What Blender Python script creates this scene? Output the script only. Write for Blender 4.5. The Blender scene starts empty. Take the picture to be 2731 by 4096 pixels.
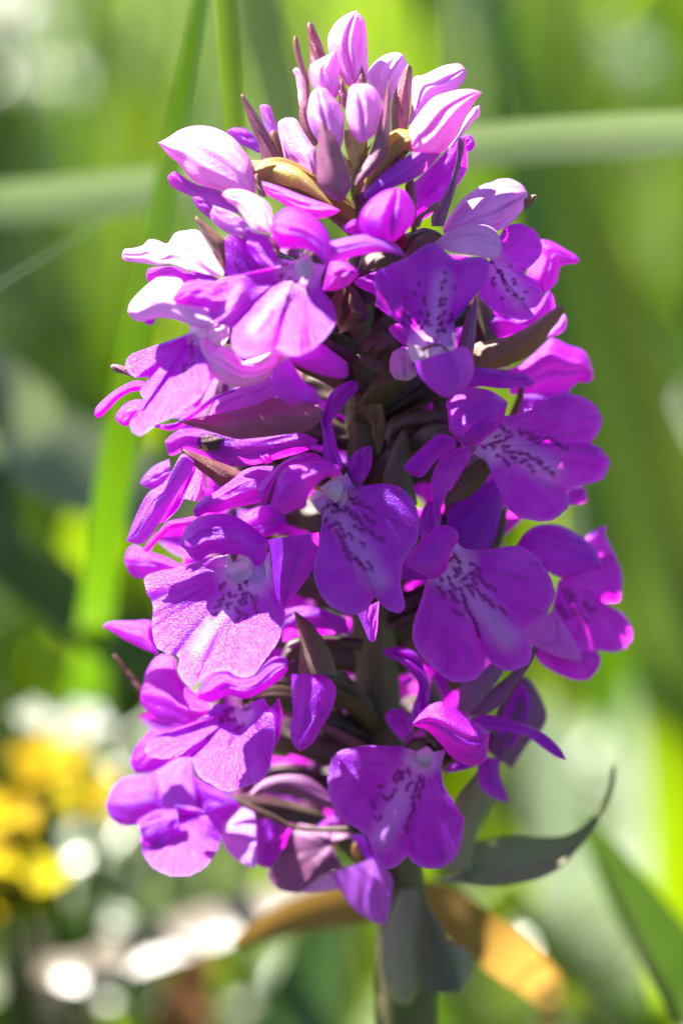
import bpy, math, random
import numpy as np
from mathutils import Vector, Matrix

# ------------------------------------------------------------------ camera, sky, sun, exposure
scene = bpy.context.scene
random.seed(7)
rng = np.random.default_rng(7)
D0 = 333.0                     # mm from lens to the plane in focus
FW = 56.0                      # mm of meadow across the frame at that plane
PITCH = math.radians(20)
TARGET = Vector((0, 0, 0.175))
fwd = Vector((0, math.cos(PITCH), -math.sin(PITCH)))
right = Vector((1, 0, 0))
up = right.cross(fwd)
CAM = TARGET - fwd * (D0 / 1000)
cam = bpy.data.objects.new('camera', bpy.data.cameras.new('camera'))
scene.collection.objects.link(cam)
cam.location = CAM
cam.rotation_euler = (math.pi / 2 - PITCH, 0, 0)
cam.data.sensor_fit = 'HORIZONTAL'
cam.data.sensor_width = 24.0
cam.data.lens = 24.0 * D0 / FW
cam.data.clip_start = 0.01
cam.data.clip_end = 100
cam.data.dof.use_dof = True
cam.data.dof.focus_distance = (D0 - 0.5) / 1000
cam.data.dof.aperture_fstop = 11.5
cam.data.dof.aperture_blades = 0
scene.camera = cam

SUN = Vector((-0.50, 0.26, 0.83)).normalized()      # towards the sun
w = bpy.data.worlds.new('World')
scene.world = w
w.use_nodes = True
nt = w.node_tree
sky = nt.nodes.new('ShaderNodeTexSky')
sky.sky_type = 'NISHITA'
sky.sun_disc = False
sky.sun_elevation = math.asin(SUN.z)
sky.sun_rotation = math.atan2(SUN.x, SUN.y)
sky.air_density = 0.6
sky.dust_density = 0.3
sky.ozone_density = 2.0
nt.links.new(sky.outputs[0], nt.nodes['Background'].inputs[0])
nt.nodes['Background'].inputs[1].default_value = 0.05
sl = bpy.data.lights.new('sun', 'SUN')
sl.energy = 5.0
sl.angle = math.radians(0.5)
sl.color = (1.0, 0.96, 0.88)
so = bpy.data.objects.new('sun', sl)
scene.collection.objects.link(so)
so.rotation_euler = SUN.to_track_quat('Z', 'Y').to_euler()
scene.view_settings.view_transform = 'Standard'
scene.view_settings.look = 'None'
scene.view_settings.gamma = 1
scene.view_settings.exposure = 3.1
scene.cycles.use_denoising = True
scene.cycles.max_bounces = 9
scene.cycles.diffuse_bounces = 5
scene.cycles.transmission_bounces = 6
scene.cycles.sample_clamp_indirect = 6

# ------------------------------------------------------------------ photograph pixels -> places
PX = FW / 2731 / D0
def P(sx, sy, z):
    """photo pixel + depth in mm behind the focus plane -> metres (numpy arrays allowed)"""
    sx, sy, z = np.broadcast_arrays(np.asarray(sx, float), np.asarray(sy, float), np.asarray(z, float))
    dist = (D0 + z) / 1000
    a = (sx - 1365.5) * PX * dist
    b = (2048 - sy) * PX * dist
    out = np.empty(sx.shape + (3,))
    for i in range(3):
        out[..., i] = CAM[i] + fwd[i] * dist + right[i] * a + up[i] * b
    return out

CROP = {0: (0, 0, 1.7417), 1: (550, 0, .9566), 2: (350, 750, .7015), 3: (1300, 750, .7334), 4: (350, 1450, .7015),
        5: (1200, 1450, .861), 6: (350, 2400, .7015), 7: (1100, 2500, .8929), 8: (0, 0, .7015), 9: (1700, 0, .6575),
        10: (0, 2600, .8929), 11: (1700, 2600, .6575), 12: (0, 1300, .6375)}
MMPX = FW / 2731
def zaxis(sy): return math.tan(PITCH) * (sy - 700) * MMPX * 1.05    # the stem runs away from the lens towards its foot
STEMX = [(300, 1440), (730, 1440), (980, 1440), (1570, 1440), (2600, 1500), (3000, 1530), (3500, 1600), (4096, 1625)]
def stem_x(sy): return float(np.interp(sy, [a for a, b in STEMX], [b for a, b in STEMX]))

def catmull(pts, n):
    p = np.asarray(pts, float)
    q = np.vstack([2 * p[0] - p[1], p, 2 * p[-1] - p[-2]])
    L = np.r_[0, np.cumsum(np.linalg.norm(np.diff(p[:, :2], axis=0), axis=1) + 1e-6)]
    t = np.linspace(0, L[-1], n)
    i = np.clip(np.searchsorted(L, t, side='right') - 1, 0, len(p) - 2)
    s = ((t - L[i]) / (L[i + 1] - L[i]))[:, None]
    a, b, c, d = q[i], q[i + 1], q[i + 2], q[i + 3]
    return .5 * (2 * b + (c - a) * s + (2 * a - 5 * b + 4 * c - d) * s ** 2 + (3 * b - a - 3 * c + d) * s ** 3)

# ------------------------------------------------------------------ materials
def new_mat(name):
    m = bpy.data.materials.new(name); m.use_nodes = True
    n = m.node_tree.nodes; n.clear()
    return m, n, m.node_tree.links
def N(n, t, **kw):
    x = n.new(t)
    for k, v in kw.items(): setattr(x, k, v)
    return x
def rgb(c): return (c[0], c[1], c[2], 1)
def mixc(n, l, fac, a, b, mode='MIX'):
    x = N(n, 'ShaderNodeMix', data_type='RGBA', blend_type=mode)
    for i, v in ((0, fac), (6, a), (7, b)):
        if isinstance(v, (int, float)): x.inputs[i].default_value = v
        elif isinstance(v, tuple): x.inputs[i].default_value = rgb(v)
        else: l.new(v, x.inputs[i])
    return x.outputs[2]
def ramp(n, l, src, a, b, ca=0.0, cb=1.0):
    x = N(n, 'ShaderNodeMapRange'); x.inputs[1].default_value = a; x.inputs[2].default_value = b
    x.inputs[3].default_value = ca; x.inputs[4].default_value = cb
    l.new(src, x.inputs[0]); return x.outputs[0]

def leafy(name, main, pale, spot, trans, transpale, tmix=.45, rough=.4, spec=.5, vein=.25, veincol=None, bump=.35,
          mottle=.25, mottlecol=None, tip=None, veinscale=26, bscale=8500, hue=.02, sheen=0.0):
    m, n, l = new_mat(name)
    out = N(n, 'ShaderNodeOutputMaterial')
    att = N(n, 'ShaderNodeAttribute', attribute_name='tint')
    sep = N(n, 'ShaderNodeSeparateColor'); l.new(att.outputs['Color'], sep.inputs[0])
    uv = N(n, 'ShaderNodeUVMap'); tc = N(n, 'ShaderNodeTexCoord')
    oi = N(n, 'ShaderNodeObjectInfo')
    # veins run along the petal, so the noise is stretched that way
    mp = N(n, 'ShaderNodeMapping'); l.new(uv.outputs[0], mp.inputs[0]); mp.inputs[3].default_value = (veinscale, 2.2, 1)
    vn = N(n, 'ShaderNodeTexNoise'); l.new(mp.outputs[0], vn.inputs[0]); vn.inputs['Scale'].default_value = 1.0; vn.inputs['Detail'].default_value = 3
    vfac = ramp(n, l, vn.outputs[0], .52, .7, 0, vein)
    mn = N(n, 'ShaderNodeTexNoise'); l.new(tc.outputs['Object'], mn.inputs[0]); mn.inputs['Scale'].default_value = 420; mn.inputs['Detail'].default_value = 5
    mfac = ramp(n, l, mn.outputs[0], .4, .68, 0, mottle)
    def build(main, pale, spot, veincol, mottlecol):
        c = mixc(n, l, vfac, main, veincol)
        c = mixc(n, l, mfac, c, mottlecol)
        c = mixc(n, l, sep.outputs[1], c, pale)
        if tip is not None: c = mixc(n, l, sep.outputs[2], c, tip)
        c = mixc(n, l, sep.outputs[0], c, spot)
        h = N(n, 'ShaderNodeHueSaturation'); l.new(c, h.inputs['Color'])
        l.new(ramp(n, l, oi.outputs['Random'], 0, 1, .5 - hue, .5 + hue), h.inputs['Hue'])
        l.new(ramp(n, l, oi.outputs['Random'], 0, 1, .88, 1.1), h.inputs['Value'])
        return h.outputs[0]
    vc = veincol or tuple(x * .55 for x in main); mc = mottlecol or pale
    base = build(main, pale, spot, vc, mc)
    tr = build(trans, transpale, tuple(x * .8 for x in spot), tuple(x * .5 for x in trans), tuple(.75 * a + .25 * b for a, b in zip(trans, transpale)))
    bn = N(n, 'ShaderNodeTexNoise'); l.new(tc.outputs['Object'], bn.inputs[0]); bn.inputs['Scale'].default_value = bscale; bn.inputs['Detail'].default_value = 2
    add = N(n, 'ShaderNodeMath', operation='ADD'); l.new(bn.outputs[0], add.inputs[0])
    mul = N(n, 'ShaderNodeMath', operation='MULTIPLY'); l.new(vn.outputs[0], mul.inputs[0]); mul.inputs[1].default_value = .7; l.new(mul.outputs[0], add.inputs[1])
    mul2 = N(n, 'ShaderNodeMath', operation='MULTIPLY_ADD'); l.new(mn.outputs[0], mul2.inputs[0]); mul2.inputs[1].default_value = .45; l.new(add.outputs[0], mul2.inputs[2])
    bp = N(n, 'ShaderNodeBump'); bp.inputs['Strength'].default_value = bump; bp.inputs['Distance'].default_value = .0002
    l.new(mul2.outputs[0], bp.inputs['Height'])
    p = N(n, 'ShaderNodeBsdfPrincipled'); l.new(base, p.inputs['Base Color']); p.inputs['Roughness'].default_value = rough
    p.inputs['Specular IOR Level'].default_value = spec; l.new(bp.outputs[0], p.inputs['Normal'])
    if sheen:
        p.inputs['Sheen Weight'].default_value = sheen; p.inputs['Sheen Roughness'].default_value = .45
    t = N(n, 'ShaderNodeBsdfTranslucent'); l.new(tr, t.inputs[0]); l.new(bp.outputs[0], t.inputs[1])
    ms = N(n, 'ShaderNodeMixShader'); ms.inputs[0].default_value = tmix
    l.new(p.outputs[0], ms.inputs[1]); l.new(t.outputs[0], ms.inputs[2]); l.new(ms.outputs[0], out.inputs[0])
    return m

M = {}
M['petal'] = leafy('petal_magenta', (.185, .004, .47), (.54, .30, .74), (.24, .003, .24), (.95, .003, .84), (.85, .38, .85),
                   tmix=.5, rough=.30, spec=.42, vein=.75, veincol=(.10, .002, .31), mottle=.5, mottlecol=(.36, .04, .62), tip=(.28, .004, .36), bump=.6, veinscale=30)
M['bud'] = leafy('bud_and_sunlit_petal', (.58, .25, .64), (.82, .70, .82), (.2, .01, .2), (.8, .14, .74), (.9, .7, .9),  # pale bud colour; on open petals it paints in sunlit white
                 tmix=.4, rough=.32, spec=.6, vein=.7, veincol=(.46, .04, .50), mottle=.35, mottlecol=(.75, .5, .78), tip=(.42, .01, .42), bump=.6, veinscale=14)
M['white'] = leafy('petal_throat', (.50, .33, .52), (.62, .52, .62), (.24, .004, .10), (.7, .4, .66), (.8, .7, .75), tmix=.4, rough=.4, vein=.15)
M['maroon'] = leafy('bract_maroon', (0.165, 0.0338, 0.09), (0.225, 0.075, 0.18), (0.0225, 0.0075, 0.0075), (0.315, 0.0225, 0.09), (0.375, 0.075, 0.15), tmix=.3, rough=.34,
                    spec=.55, vein=.3, mottle=.45, mottlecol=(.24, .10, .10), tip=(.10, .05, .02), bump=.5)
M['brown'] = leafy('bract_brown', (0.119, 0.0525, 0.0315), (0.21, 0.098, 0.14), (0.014, 0.007, 0.007), (0.28, 0.091, 0.035), (0.35, 0.14, 0.14), tmix=.28, rough=.42,
                   vein=.35, mottle=.5, mottlecol=(.24, .06, .11), tip=(.07, .035, .015), bump=.5)
M['violet'] = leafy('bract_violet', (0.156, 0.042, 0.156), (0.216, 0.096, 0.216), (0.018, 0.006, 0.012), (0.24, 0.036, 0.204), (0.3, 0.12, 0.24), tmix=.3, rough=.38,
                    vein=.35, mottle=.4, mottlecol=(.22, .08, .15), tip=(.20, .09, .07), bump=.5)
M['olive'] = leafy('bract_olive', (0.066, 0.055, 0.0275), (0.143, 0.11, 0.066), (0.011, 0.011, 0.0055), (0.143, 0.11, 0.0165), (0.22, 0.165, 0.055), tmix=.3, rough=.38,
                   vein=.4, mottle=.5, mottlecol=(.17, .06, .09), tip=(.15, .06, .05), bump=.5)
M['gold'] = leafy('ovary_gold', (.30, .20, .035), (.5, .4, .15), (.2, .05, .05), (.62, .38, .02), (.7, .5, .1), tmix=.35, rough=.35,
                  vein=.5, veincol=(.24, .09, .06), mottle=.3, mottlecol=(.36, .16, .14), bump=.5, veinscale=9)
M['withered'] = leafy('withered_bract', (0.07, 0.0224, 0.0126), (0.21, 0.14, 0.07), (0.007, 0.007, 0.007), (0.21, 0.042, 0.014), (0.35, 0.21, 0.07), tmix=.2, rough=.5,
                      vein=.6, mottle=.5, mottlecol=(.17, .06, .03), bump=.9, tip=(.5, .36, .2))
M['leaf'] = leafy('leaf_green', (.23, .21, .11), (.30, .26, .20), (.1, .03, .08), (.18, .21, .04), (.2, .2, .1), tmix=.22, rough=.5, spec=.3,
                  vein=.6, veincol=(.10, .095, .08), mottle=.3, mottlecol=(.15, .125, .13), tip=(.08, .06, .06), bump=.6, veinscale=16)
M['stem'] = leafy('stem_green', (0.06, 0.0675, 0.02), (0.1, 0.1, 0.05), (0.05, 0.015, 0.04), (0.1, 0.11, 0.01), (0.15, 0.15, 0.05), tmix=.15, rough=.4,
                  vein=.75, veincol=(.14, .05, .07), mottle=.3, mottlecol=(.17, .10, .07), bump=.5, veinscale=20)
M['ovary'] = leafy('ovary_dark', (0.036, 0.022, 0.018), (0.08, 0.04, 0.056), (0.04, 0.012, 0.032), (0.088, 0.036, 0.024), (0.12, 0.04, 0.04), tmix=.2, rough=.42,
                   vein=.5, veincol=(.12, .03, .09), mottle=.3, mottlecol=(.12, .10, .04), bump=.4, veinscale=10)

def grassmat(name, a, b, t, tmix=.5, rough=.35, spec=.5):
    return leafy(name, a, b, (.1, .05, .02), t, t, tmix=tmix, rough=rough, spec=spec, vein=.4, mottle=.4, mottlecol=b, bump=.2,
                 veinscale=12, bscale=1500, hue=.025)
M['grass'] = grassmat('grass_green', (0.02258, 0.04517, 0.003764), (0.03011, 0.05269, 0.007528), (0.06775, 0.1241, 0.001506))
M['lime'] = grassmat('grass_lime', (0.05457, 0.08708, 0.004363), (0.06552, 0.09824, 0.006552), (0.1749, 0.2509, 0.001094), tmix=.55)
M['greygrass'] = grassmat('grass_grey', (0.02809, 0.04921, 0.02105), (0.04921, 0.0704, 0.03861), (0.04921, 0.0843, 0.01966), tmix=.35, rough=.28, spec=.8)
M['palegrass'] = grassmat('grass_pale', (0.123, 0.1517, 0.0779), (0.1558, 0.1804, 0.1148), (0.164, 0.2132, 0.082), tmix=.4, rough=.3, spec=.8)
M['straw'] = grassmat('straw', (0.2043, 0.1665, 0.1291), (0.2416, 0.2147, 0.1774), (0.2256, 0.1613, 0.09646), tmix=.4)
M['dry'] = grassmat('dry_leaf', (.17, .083, .030), (.2, .11, .05), (.30, .135, .03), tmix=.45, rough=.6, spec=.2)
M['yellow'] = grassmat('yellow_petal', (.34, .24, .0), (.36, .27, .004), (.42, .31, .0), tmix=.45, rough=.7, spec=.1)
M['cream'] = grassmat('white_petal', (.30, .31, .27), (.36, .37, .33), (.30, .32, .25), tmix=.4, rough=.7, spec=.1)

# ------------------------------------------------------------------ meshes
COL = scene.collection
def make_mesh(name, verts, nu, nv, uvs=None, tint=None, mat=None, closed_v=False, parent=None, smooth=True):
    """grid of nu x nv vertices"""
    me = bpy.data.meshes.new(name)
    verts = np.asarray(verts, float).reshape(-1, 3)
    vv = nv if closed_v else nv - 1
    i = np.arange(nu - 1)[:, None]; j = np.arange(vv)[None, :]
    j1 = (j + 1) % nv
    q = np.stack([i * nv + j, i * nv + j1, (i + 1) * nv + j1, (i + 1) * nv + j], -1).reshape(-1, 4)
    me.vertices.add(len(verts)); me.vertices.foreach_set('co', verts.ravel())
    me.loops.add(q.size); me.loops.foreach_set('vertex_index', q.ravel().astype(np.int32))
    me.polygons.add(len(q)); me.polygons.foreach_set('loop_start', np.arange(0, q.size, 4, dtype=np.int32))
    me.polygons.foreach_set('loop_total', np.full(len(q), 4, dtype=np.int32))
    me.update(calc_edges=True)
    me.polygons.foreach_set('use_smooth', np.full(len(q), smooth))
    if uvs is None:
        a, b = np.meshgrid(np.linspace(0, 1, nu), np.linspace(0, 1, nv), indexing='ij')
        uvs = np.stack([b, a], -1)
    uvs = np.asarray(uvs).reshape(-1, 2) + rng.random(2) * 9
    me.uv_layers.new(name='UVMap').data.foreach_set('uv', uvs[q.ravel()].ravel().astype(np.float32))
    ca = me.color_attributes.new('tint', 'FLOAT_COLOR', 'POINT')
    c = np.zeros((len(verts), 4)); c[:, 3] = 1
    if tint is not None: c[:, :3] = tint.reshape(-1, 3)
    ca.data.foreach_set('color', c.ravel().astype(np.float32))
    me.materials.append(M[mat])
    me.validate()
    o = bpy.data.objects.new(name, me); COL.objects.link(o)
    if parent: o.parent = parent; o.matrix_parent_inverse = parent.matrix_world.inverted()
    return o

def smooth01(x): x = np.clip(x, 0, 1); return x * x * (3 - 2 * x)
def to_src(crop, pts):
    x0, y0, s = CROP[crop]
    p = np.array([(q[0], q[1]) for q in pts], float)
    return np.c_[x0 + p[:, 0] * s, y0 + p[:, 1] * s]

def wavy(n, m, amp, seed):
    r = np.random.default_rng(seed)
    a, b = np.meshgrid(np.linspace(0, 1, n), np.linspace(0, 1, m), indexing='ij')
    o = np.zeros((n, m))
    for k in range(5):
        fa, fb = r.uniform(.5, 3), r.uniform(.5, 3)
        o += np.sin(6.28 * (fa * a + fb * b + r.random())) / 5
    return amp * o

SEED = [100]
def strip(name, parent, crop, L, R, z, mat='petal', cup=-.8, tilt=(0, 0), roll=0.0, tipz=0.0, closed=False, pale=0.0, tip=0.0, n=34, m=21, wav=.14, basepale=0.0, pivot=None):
    """sheet between two traced edges; z, cup, roll, tipz in mm of depth, tilt in mm per mm"""
    SEED[0] += 1
    l, r = catmull(to_src(crop, L), n), catmull(to_src(crop, R), n)
    s = np.linspace(0, 1, m)
    t = np.linspace(0, 1, n)
    XY = l[:, None, :] * (1 - s)[None, :, None] + r[:, None, :] * s[None, :, None]
    cx, cy = XY[..., 0].mean(), XY[..., 1].mean()
    wid = np.linalg.norm(l - r, axis=1); wid = wid / (wid.max() + 1e-6)
    prof = np.sqrt(np.clip(wid, 0, 1))[:, None]
    cross = np.sqrt(np.clip(1 - (2 * s - 1) ** 2, 0, 1))[None, :] if closed else (1 - np.abs(2 * s - 1) ** 2)[None, :]
    dz = z + tilt[0] * (XY[..., 0] - cx) * MMPX + tilt[1] * (XY[..., 1] - cy) * MMPX + roll * (2 * s - 1)[None, :] * prof + tipz * (t ** 2)[:, None]
    if pivot: dz = dz + pivot[0] * (XY[..., 0] - pivot[1]) * MMPX
    dz = dz + wavy(n, m, wav, SEED[0]) * prof
    bulge = cup * prof * cross
    tint = np.zeros((n, m, 3))
    sm = .5 + .12 * math.sin(SEED[0] * 2.3)
    seam = np.exp(-((s - sm) / .035) ** 2)[None, :] * smooth01(t * 4)[:, None] * smooth01((1 - t) * 5)[:, None]
    if mat in ('petal', 'bud'):
        tint[..., 2] = (.55 if closed else .35) * seam + .5 * smooth01((t - .82) / .18)[:, None] * (mat == 'bud')
        bulge = bulge * (1 - .10 * seam) + cup * .05 * np.sin(6.28 * (s * 3.5 + .2 * np.sin(SEED[0])))[None, :] * prof
    tint[..., 1] += pale + basepale * (1 - smooth01(t * 2.2))[:, None]  # pale also puts sunlit whiteness into the colour of some petals
    if tip: tint[..., 2] = tint[..., 2] + tip * smooth01((t - .72) / .25)[:, None]
    if closed:
        f = P(XY[..., 0], XY[..., 1], dz + bulge)
        b = P(XY[..., 0], XY[..., 1], dz - bulge)[:, ::-1]
        V = np.concatenate([f, b[:, 1:-1]], 1)
        T = np.concatenate([tint, tint[:, ::-1][:, 1:-1]], 1)
        return make_mesh(name, V, n, V.shape[1], tint=T, mat=mat, closed_v=True, parent=parent)
    return make_mesh(name, P(XY[..., 0], XY[..., 1], dz + bulge), n, m, tint=tint, mat=mat, parent=parent)

def seg_dist(X, Y, a, b):
    ax, ay = a; bx, by = b
    dx, dy = bx - ax, by - ay
    t = np.clip(((X - ax) * dx + (Y - ay) * dy) / (dx * dx + dy * dy + 1e-9), 0, 1)
    return np.hypot(X - ax - t * dx, Y - ay - t * dy)

def fan(name, parent, crop, base, outline, z, mat='petal', basez=0.0, bulge=0.0, tilt=(0, 0), spots=(), sw=9, throat=None, paleline=None,
        wav=.25, nv=150, nu=64, edge=0.0, extra=0, flare=0.0, pivot=None):
    """lip: rays from the throat to a traced outline. basez = depth of the throat against the rim"""
    SEED[0] += 1
    r = np.random.default_rng(SEED[0])
    x0, y0, s = CROP[crop]
    o = catmull(np.array(outline, float), nv)
    vv = np.linspace(0, 1, nv)
    rag = (np.sin(vv * 140 + r.random() * 6) + np.sin(vv * 231 + r.random() * 6) + np.sin(vv * 77 + r.random() * 6)) * 1.3
    dd = o - np.array(base, float); o = o + dd / (np.linalg.norm(dd, axis=1)[:, None] + 1e-6) * rag[:, None]
    u = np.linspace(0.03, 1, nu)
    X = base[0] + (o[None, :, 0] - base[0]) * u[:, None]
    Y = base[1] + (o[None, :, 1] - base[1]) * u[:, None]
    mm = s * MMPX
    dz = z + tilt[0] * (X - base[0]) * mm + tilt[1] * (Y - base[1]) * mm + basez * (1 - u)[:, None] ** 1.5 - bulge * np.sin(np.pi * u ** .9)[:, None]
    if pivot: dz = dz + pivot[0] * (x0 + X * s - pivot[1]) * MMPX
    v = np.linspace(0, 1, nv)[None, :]
    ripple = np.sin(6.28 * (v * 2.5 + r.random())) * .6 + np.sin(6.28 * (v * 5.3 + r.random())) * .3 + np.sin(6.28 * (v * 9 + u[:, None] * .7 + r.random())) * .12
    ripple = ripple + .16 * np.sin(6.28 * (v * 21 + 1.5 * np.sin(v * 17))) * (u[:, None] ** 5)
    dz = dz + wav * ripple * (u[:, None] ** 1.6) + edge * smooth01((u - .7) / .3)[:, None]
    down = np.clip((Y - base[1]) / (o[:, 1].max() - base[1] + 1e-6), 0, 1)
    dz = dz - flare * np.clip((down - .35) / .65, 0, 1) ** 2
    rad = np.linalg.norm(o - np.array(base, float), axis=1)
    for q in range(6, nv - 6):                      # folds run from the throat to every notch of the rim
        w_ = rad[q - 6:q + 7]
        if rad[q] == w_.min() and rad[max(0, q - 16):q + 17].max() - rad[q] > 8:
            dz = dz + .45 * np.exp(-((v - q / (nv - 1)) / .022) ** 2) * (u[:, None] ** 1.3)
    for (a, b, rd, amt) in (paleline or []):
        dz = dz - .45 * np.exp(-(seg_dist(X, Y, a, b) / (rd * .55)) ** 2)
    tint = np.zeros((nu, nv, 3))
    lines = [([q] if isinstance(q[0], (int, float)) else list(q)) for q in spots]
    for _ in range(extra):
        k = lines[r.integers(len(lines))][0]
        a = np.array(k[:2]) + r.normal(0, 26, 2)
        d = a - np.array(base); d = d / (np.linalg.norm(d) + 1e-6) * r.uniform(5, 26)
        lines.append([tuple(a), tuple(a + d)])
    WX = X + 6 * np.sin(Y * .05 + 1) + 3 * np.sin(Y * .16 + X * .09); WY = Y + 6 * np.sin(X * .05) + 3 * np.sin(X * .17 - Y * .07)
    wob = 1 + .35 * np.sin(X * .11 + Y * .07) * np.sin(Y * .13 - X * .05)
    sp = np.zeros((nu, nv))
    for q in lines:
        if len(q) == 1: q = [q[0], (q[0][0] + 3, q[0][1] + 3)]
        for a, b in zip(q[:-1], q[1:]):
            sp = np.maximum(sp, smooth01((sw * wob * 1.75 - seg_dist(WX, WY, a[:2], b[:2])) / (sw * 1.35)))
    tint[..., 0] = sp * .92
    if throat:
        d = np.hypot(X - throat[0], Y - throat[1])
        tint[..., 1] = smooth01((throat[2] - d) / (throat[2] * .6)) * .85
    if paleline:
        for (a, b, rad, amt) in paleline:
            tint[..., 1] = np.maximum(tint[..., 1], amt * smooth01((rad - seg_dist(X, Y, a, b)) / rad))
    tint[..., 1] = np.maximum(tint[..., 1], .16 * smooth01((u - .93) / .07)[:, None])
    uv = np.stack([np.broadcast_to(v * 1.5, X.shape), np.broadcast_to(u[:, None] * .8, X.shape)], -1)
    return make_mesh(name, P(x0 + X * s, y0 + Y * s, dz), nu, nv, uvs=uv, tint=tint, mat=mat, parent=parent)

def tube(name, pts, radii, mat, parent=None, seg=14, tintpale=0.0, ribs=0.0):
    """round tube through world points (metres)"""
    p = np.asarray(pts, float)
    n = max(12, len(p) * 6)
    rr = catmull(np.c_[p, np.asarray(radii)], n) if len(p) > 2 else np.linspace(np.r_[p[0], radii[0]], np.r_[p[1], radii[1]], n)
    c, rad = rr[:, :3], np.abs(rr[:, 3])
    V = []
    ref = Vector((.3, .9, .1))
    for i in range(n):
        t = Vector(c[min(i + 1, n - 1)] - c[max(i - 1, 0)]).normalized()
        a = t.cross(ref).normalized(); b = t.cross(a)
        for k in range(seg):
            an = 2 * math.pi * k / seg
            V.append(Vector(c[i]) + (a * math.cos(an) + b * math.sin(an)) * float(rad[i]) * (1 + ribs * math.cos(6 * (an + i / n * 2.2))))
    T = np.zeros((n * seg, 3)); T[:, 1] = tintpale
    return make_mesh(name, np.array(V), n, seg, tint=T, mat=mat, closed_v=True, parent=parent)

def blob(name, parent, crop, c, z, rx, ry, rz, mat='white', pale=.5):
    """rounded knob (column), radii in mm"""
    x0, y0, s = CROP[crop]
    n, m = 14, 20
    V = []
    for i in range(n):
        a = math.pi * (i + .02) / (n - 1 + .04)
        for j in range(m):
            b = 2 * math.pi * j / m
            px = rx * math.sin(a) * math.cos(b) / MMPX; py = -ry * math.cos(a) / MMPX * (1 + .15 * math.cos(b)); dz = rz * math.sin(a) * math.sin(b)
            V.append(P(x0 + c[0] * s + px, y0 + c[1] * s + py, z + dz))
    T = np.zeros((n * m, 3)); T[:, 1] = pale
    return make_mesh(name, np.array(V), n, m, tint=T, mat=mat, closed_v=True, parent=parent)

def tag(o, label=None, cat=None, group=None, kind=None):
    for k, v in (('label', label), ('category', cat), ('group', group), ('kind', kind)):
        if v: o[k] = v
    return o
def empty(name, loc):
    o = bpy.data.objects.new(name, None); COL.objects.link(o); o.location = loc; o.empty_display_size = .01
    bpy.context.view_layer.update(); return o
#GROUND_BEGIN
# ------------------------------------------------------------------ ground and meadow
def ground_z(x, y): return 0.0
def build_ground():
    m, n, l = new_mat('soil')
    out = N(n, 'ShaderNodeOutputMaterial'); p = N(n, 'ShaderNodeBsdfPrincipled'); tc = N(n, 'ShaderNodeTexCoord')
    no = N(n, 'ShaderNodeTexNoise'); no.inputs['Scale'].default_value = 7; no.inputs['Detail'].default_value = 6; l.new(tc.outputs['Object'], no.inputs[0])
    c = mixc(n, l, ramp(n, l, no.outputs[0], .4, .62), (.025, .048, .005), (.085, .115, .018))
    l.new(c, p.inputs['Base Color']); p.inputs['Roughness'].default_value = .9; l.new(p.outputs[0], out.inputs[0])
    M['soil'] = m
    k = 90
    a = np.linspace(-1, 1, k); gx, gy = np.meshgrid(np.sign(a) * np.abs(a) ** 3 * 60, np.sign(a) * np.abs(a) ** 3 * 60, indexing='ij')
    gz = .006 * np.sin(gx * 9 + 1) * np.cos(gy * 11) * np.exp(-(gx ** 2 + gy ** 2) / 20) - .008
    o = make_mesh('ground', np.stack([gx, gy, gz], -1), k, k, mat='soil')
    tag(o, kind='structure')
build_ground()

def grass_mass(name, count, mats, y0, y1, hmin, hmax, wmin, wmax, label, seed, spread=.42, cond=None):
    r = np.random.default_rng(seed)
    seg = 6
    V, F, U, MI = [], [], [], []
    k = 0
    for _ in range(count):
        yy = y0 + (y1 - y0) * r.random() ** 1.5
        half = .07 + spread * abs(yy + .33) + (.15 if yy < .16 else 0)
        xx = r.uniform(-half, half)
        if cond and not cond(xx, yy): continue
        h = r.uniform(hmin, hmax); wd = r.uniform(wmin, wmax)
        az = r.uniform(0, 6.283); lean = r.uniform(.05, .75) * h
        face = r.uniform(0, 6.283)
        mi = r.choice(len(mats), p=[q[1] for q in mats])
        for i in range(seg + 1):
            t = i / seg
            cx = xx + math.cos(az) * lean * t ** 1.8; cy = yy + math.sin(az) * lean * t ** 1.8
            cz = h * (t - .22 * (lean / h) * t ** 2)
            ww = wd * (1 - t ** 2.4) * .5 + .0001
            V.append((cx - math.cos(face) * ww, cy - math.sin(face) * ww, cz)); V.append((cx + math.cos(face) * ww, cy + math.sin(face) * ww, cz))
            U += [(0, t), (1, t)]
            if i < seg: F.append((k + 2 * i, k + 2 * i + 1, k + 2 * i + 3, k + 2 * i + 2)); MI.append(mi)
        k += 2 * (seg + 1)
    me = bpy.data.meshes.new(name); me.from_pydata(V, [], F)
    uvl = me.uv_layers.new(name='UVMap'); li = np.empty(len(me.loops), np.int32); me.loops.foreach_get('vertex_index', li)
    uvl.data.foreach_set('uv', np.array(U, np.float32)[li].ravel())
    for q in mats: me.materials.append(M[q[0]])
    me.polygons.foreach_set('material_index', np.array(MI, np.int32)); me.polygons.foreach_set('use_smooth', np.ones(len(F), bool))
    me.update()
    o = bpy.data.objects.new(name, me); COL.objects.link(o)
    tag(o, label, 'grass', kind='stuff'); return o
grass_mass('grass', 2600, [('grass', .45), ('lime', .38), ('greygrass', .17)], .26, 2.8, .06, .22, .003, .009, 'blurred green meadow grass filling the background behind the orchid', 3)
grass_mass('grass', 2500, [('grass', .6), ('lime', .2), ('greygrass', .2)], -.6, .16, .02, .08, .002, .005, 'short green turf around the foot of the orchid', 5, spread=.6)
grass_mass('grass', 2600, [('grass', .7), ('greygrass', .3)], -2.2, -.46, .15, .42, .004, .010, 'unseen tall meadow grass behind the camera, added to lower the sky fill', 9, spread=.9)  # out of view; put in to block low sky light on the orchid
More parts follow.
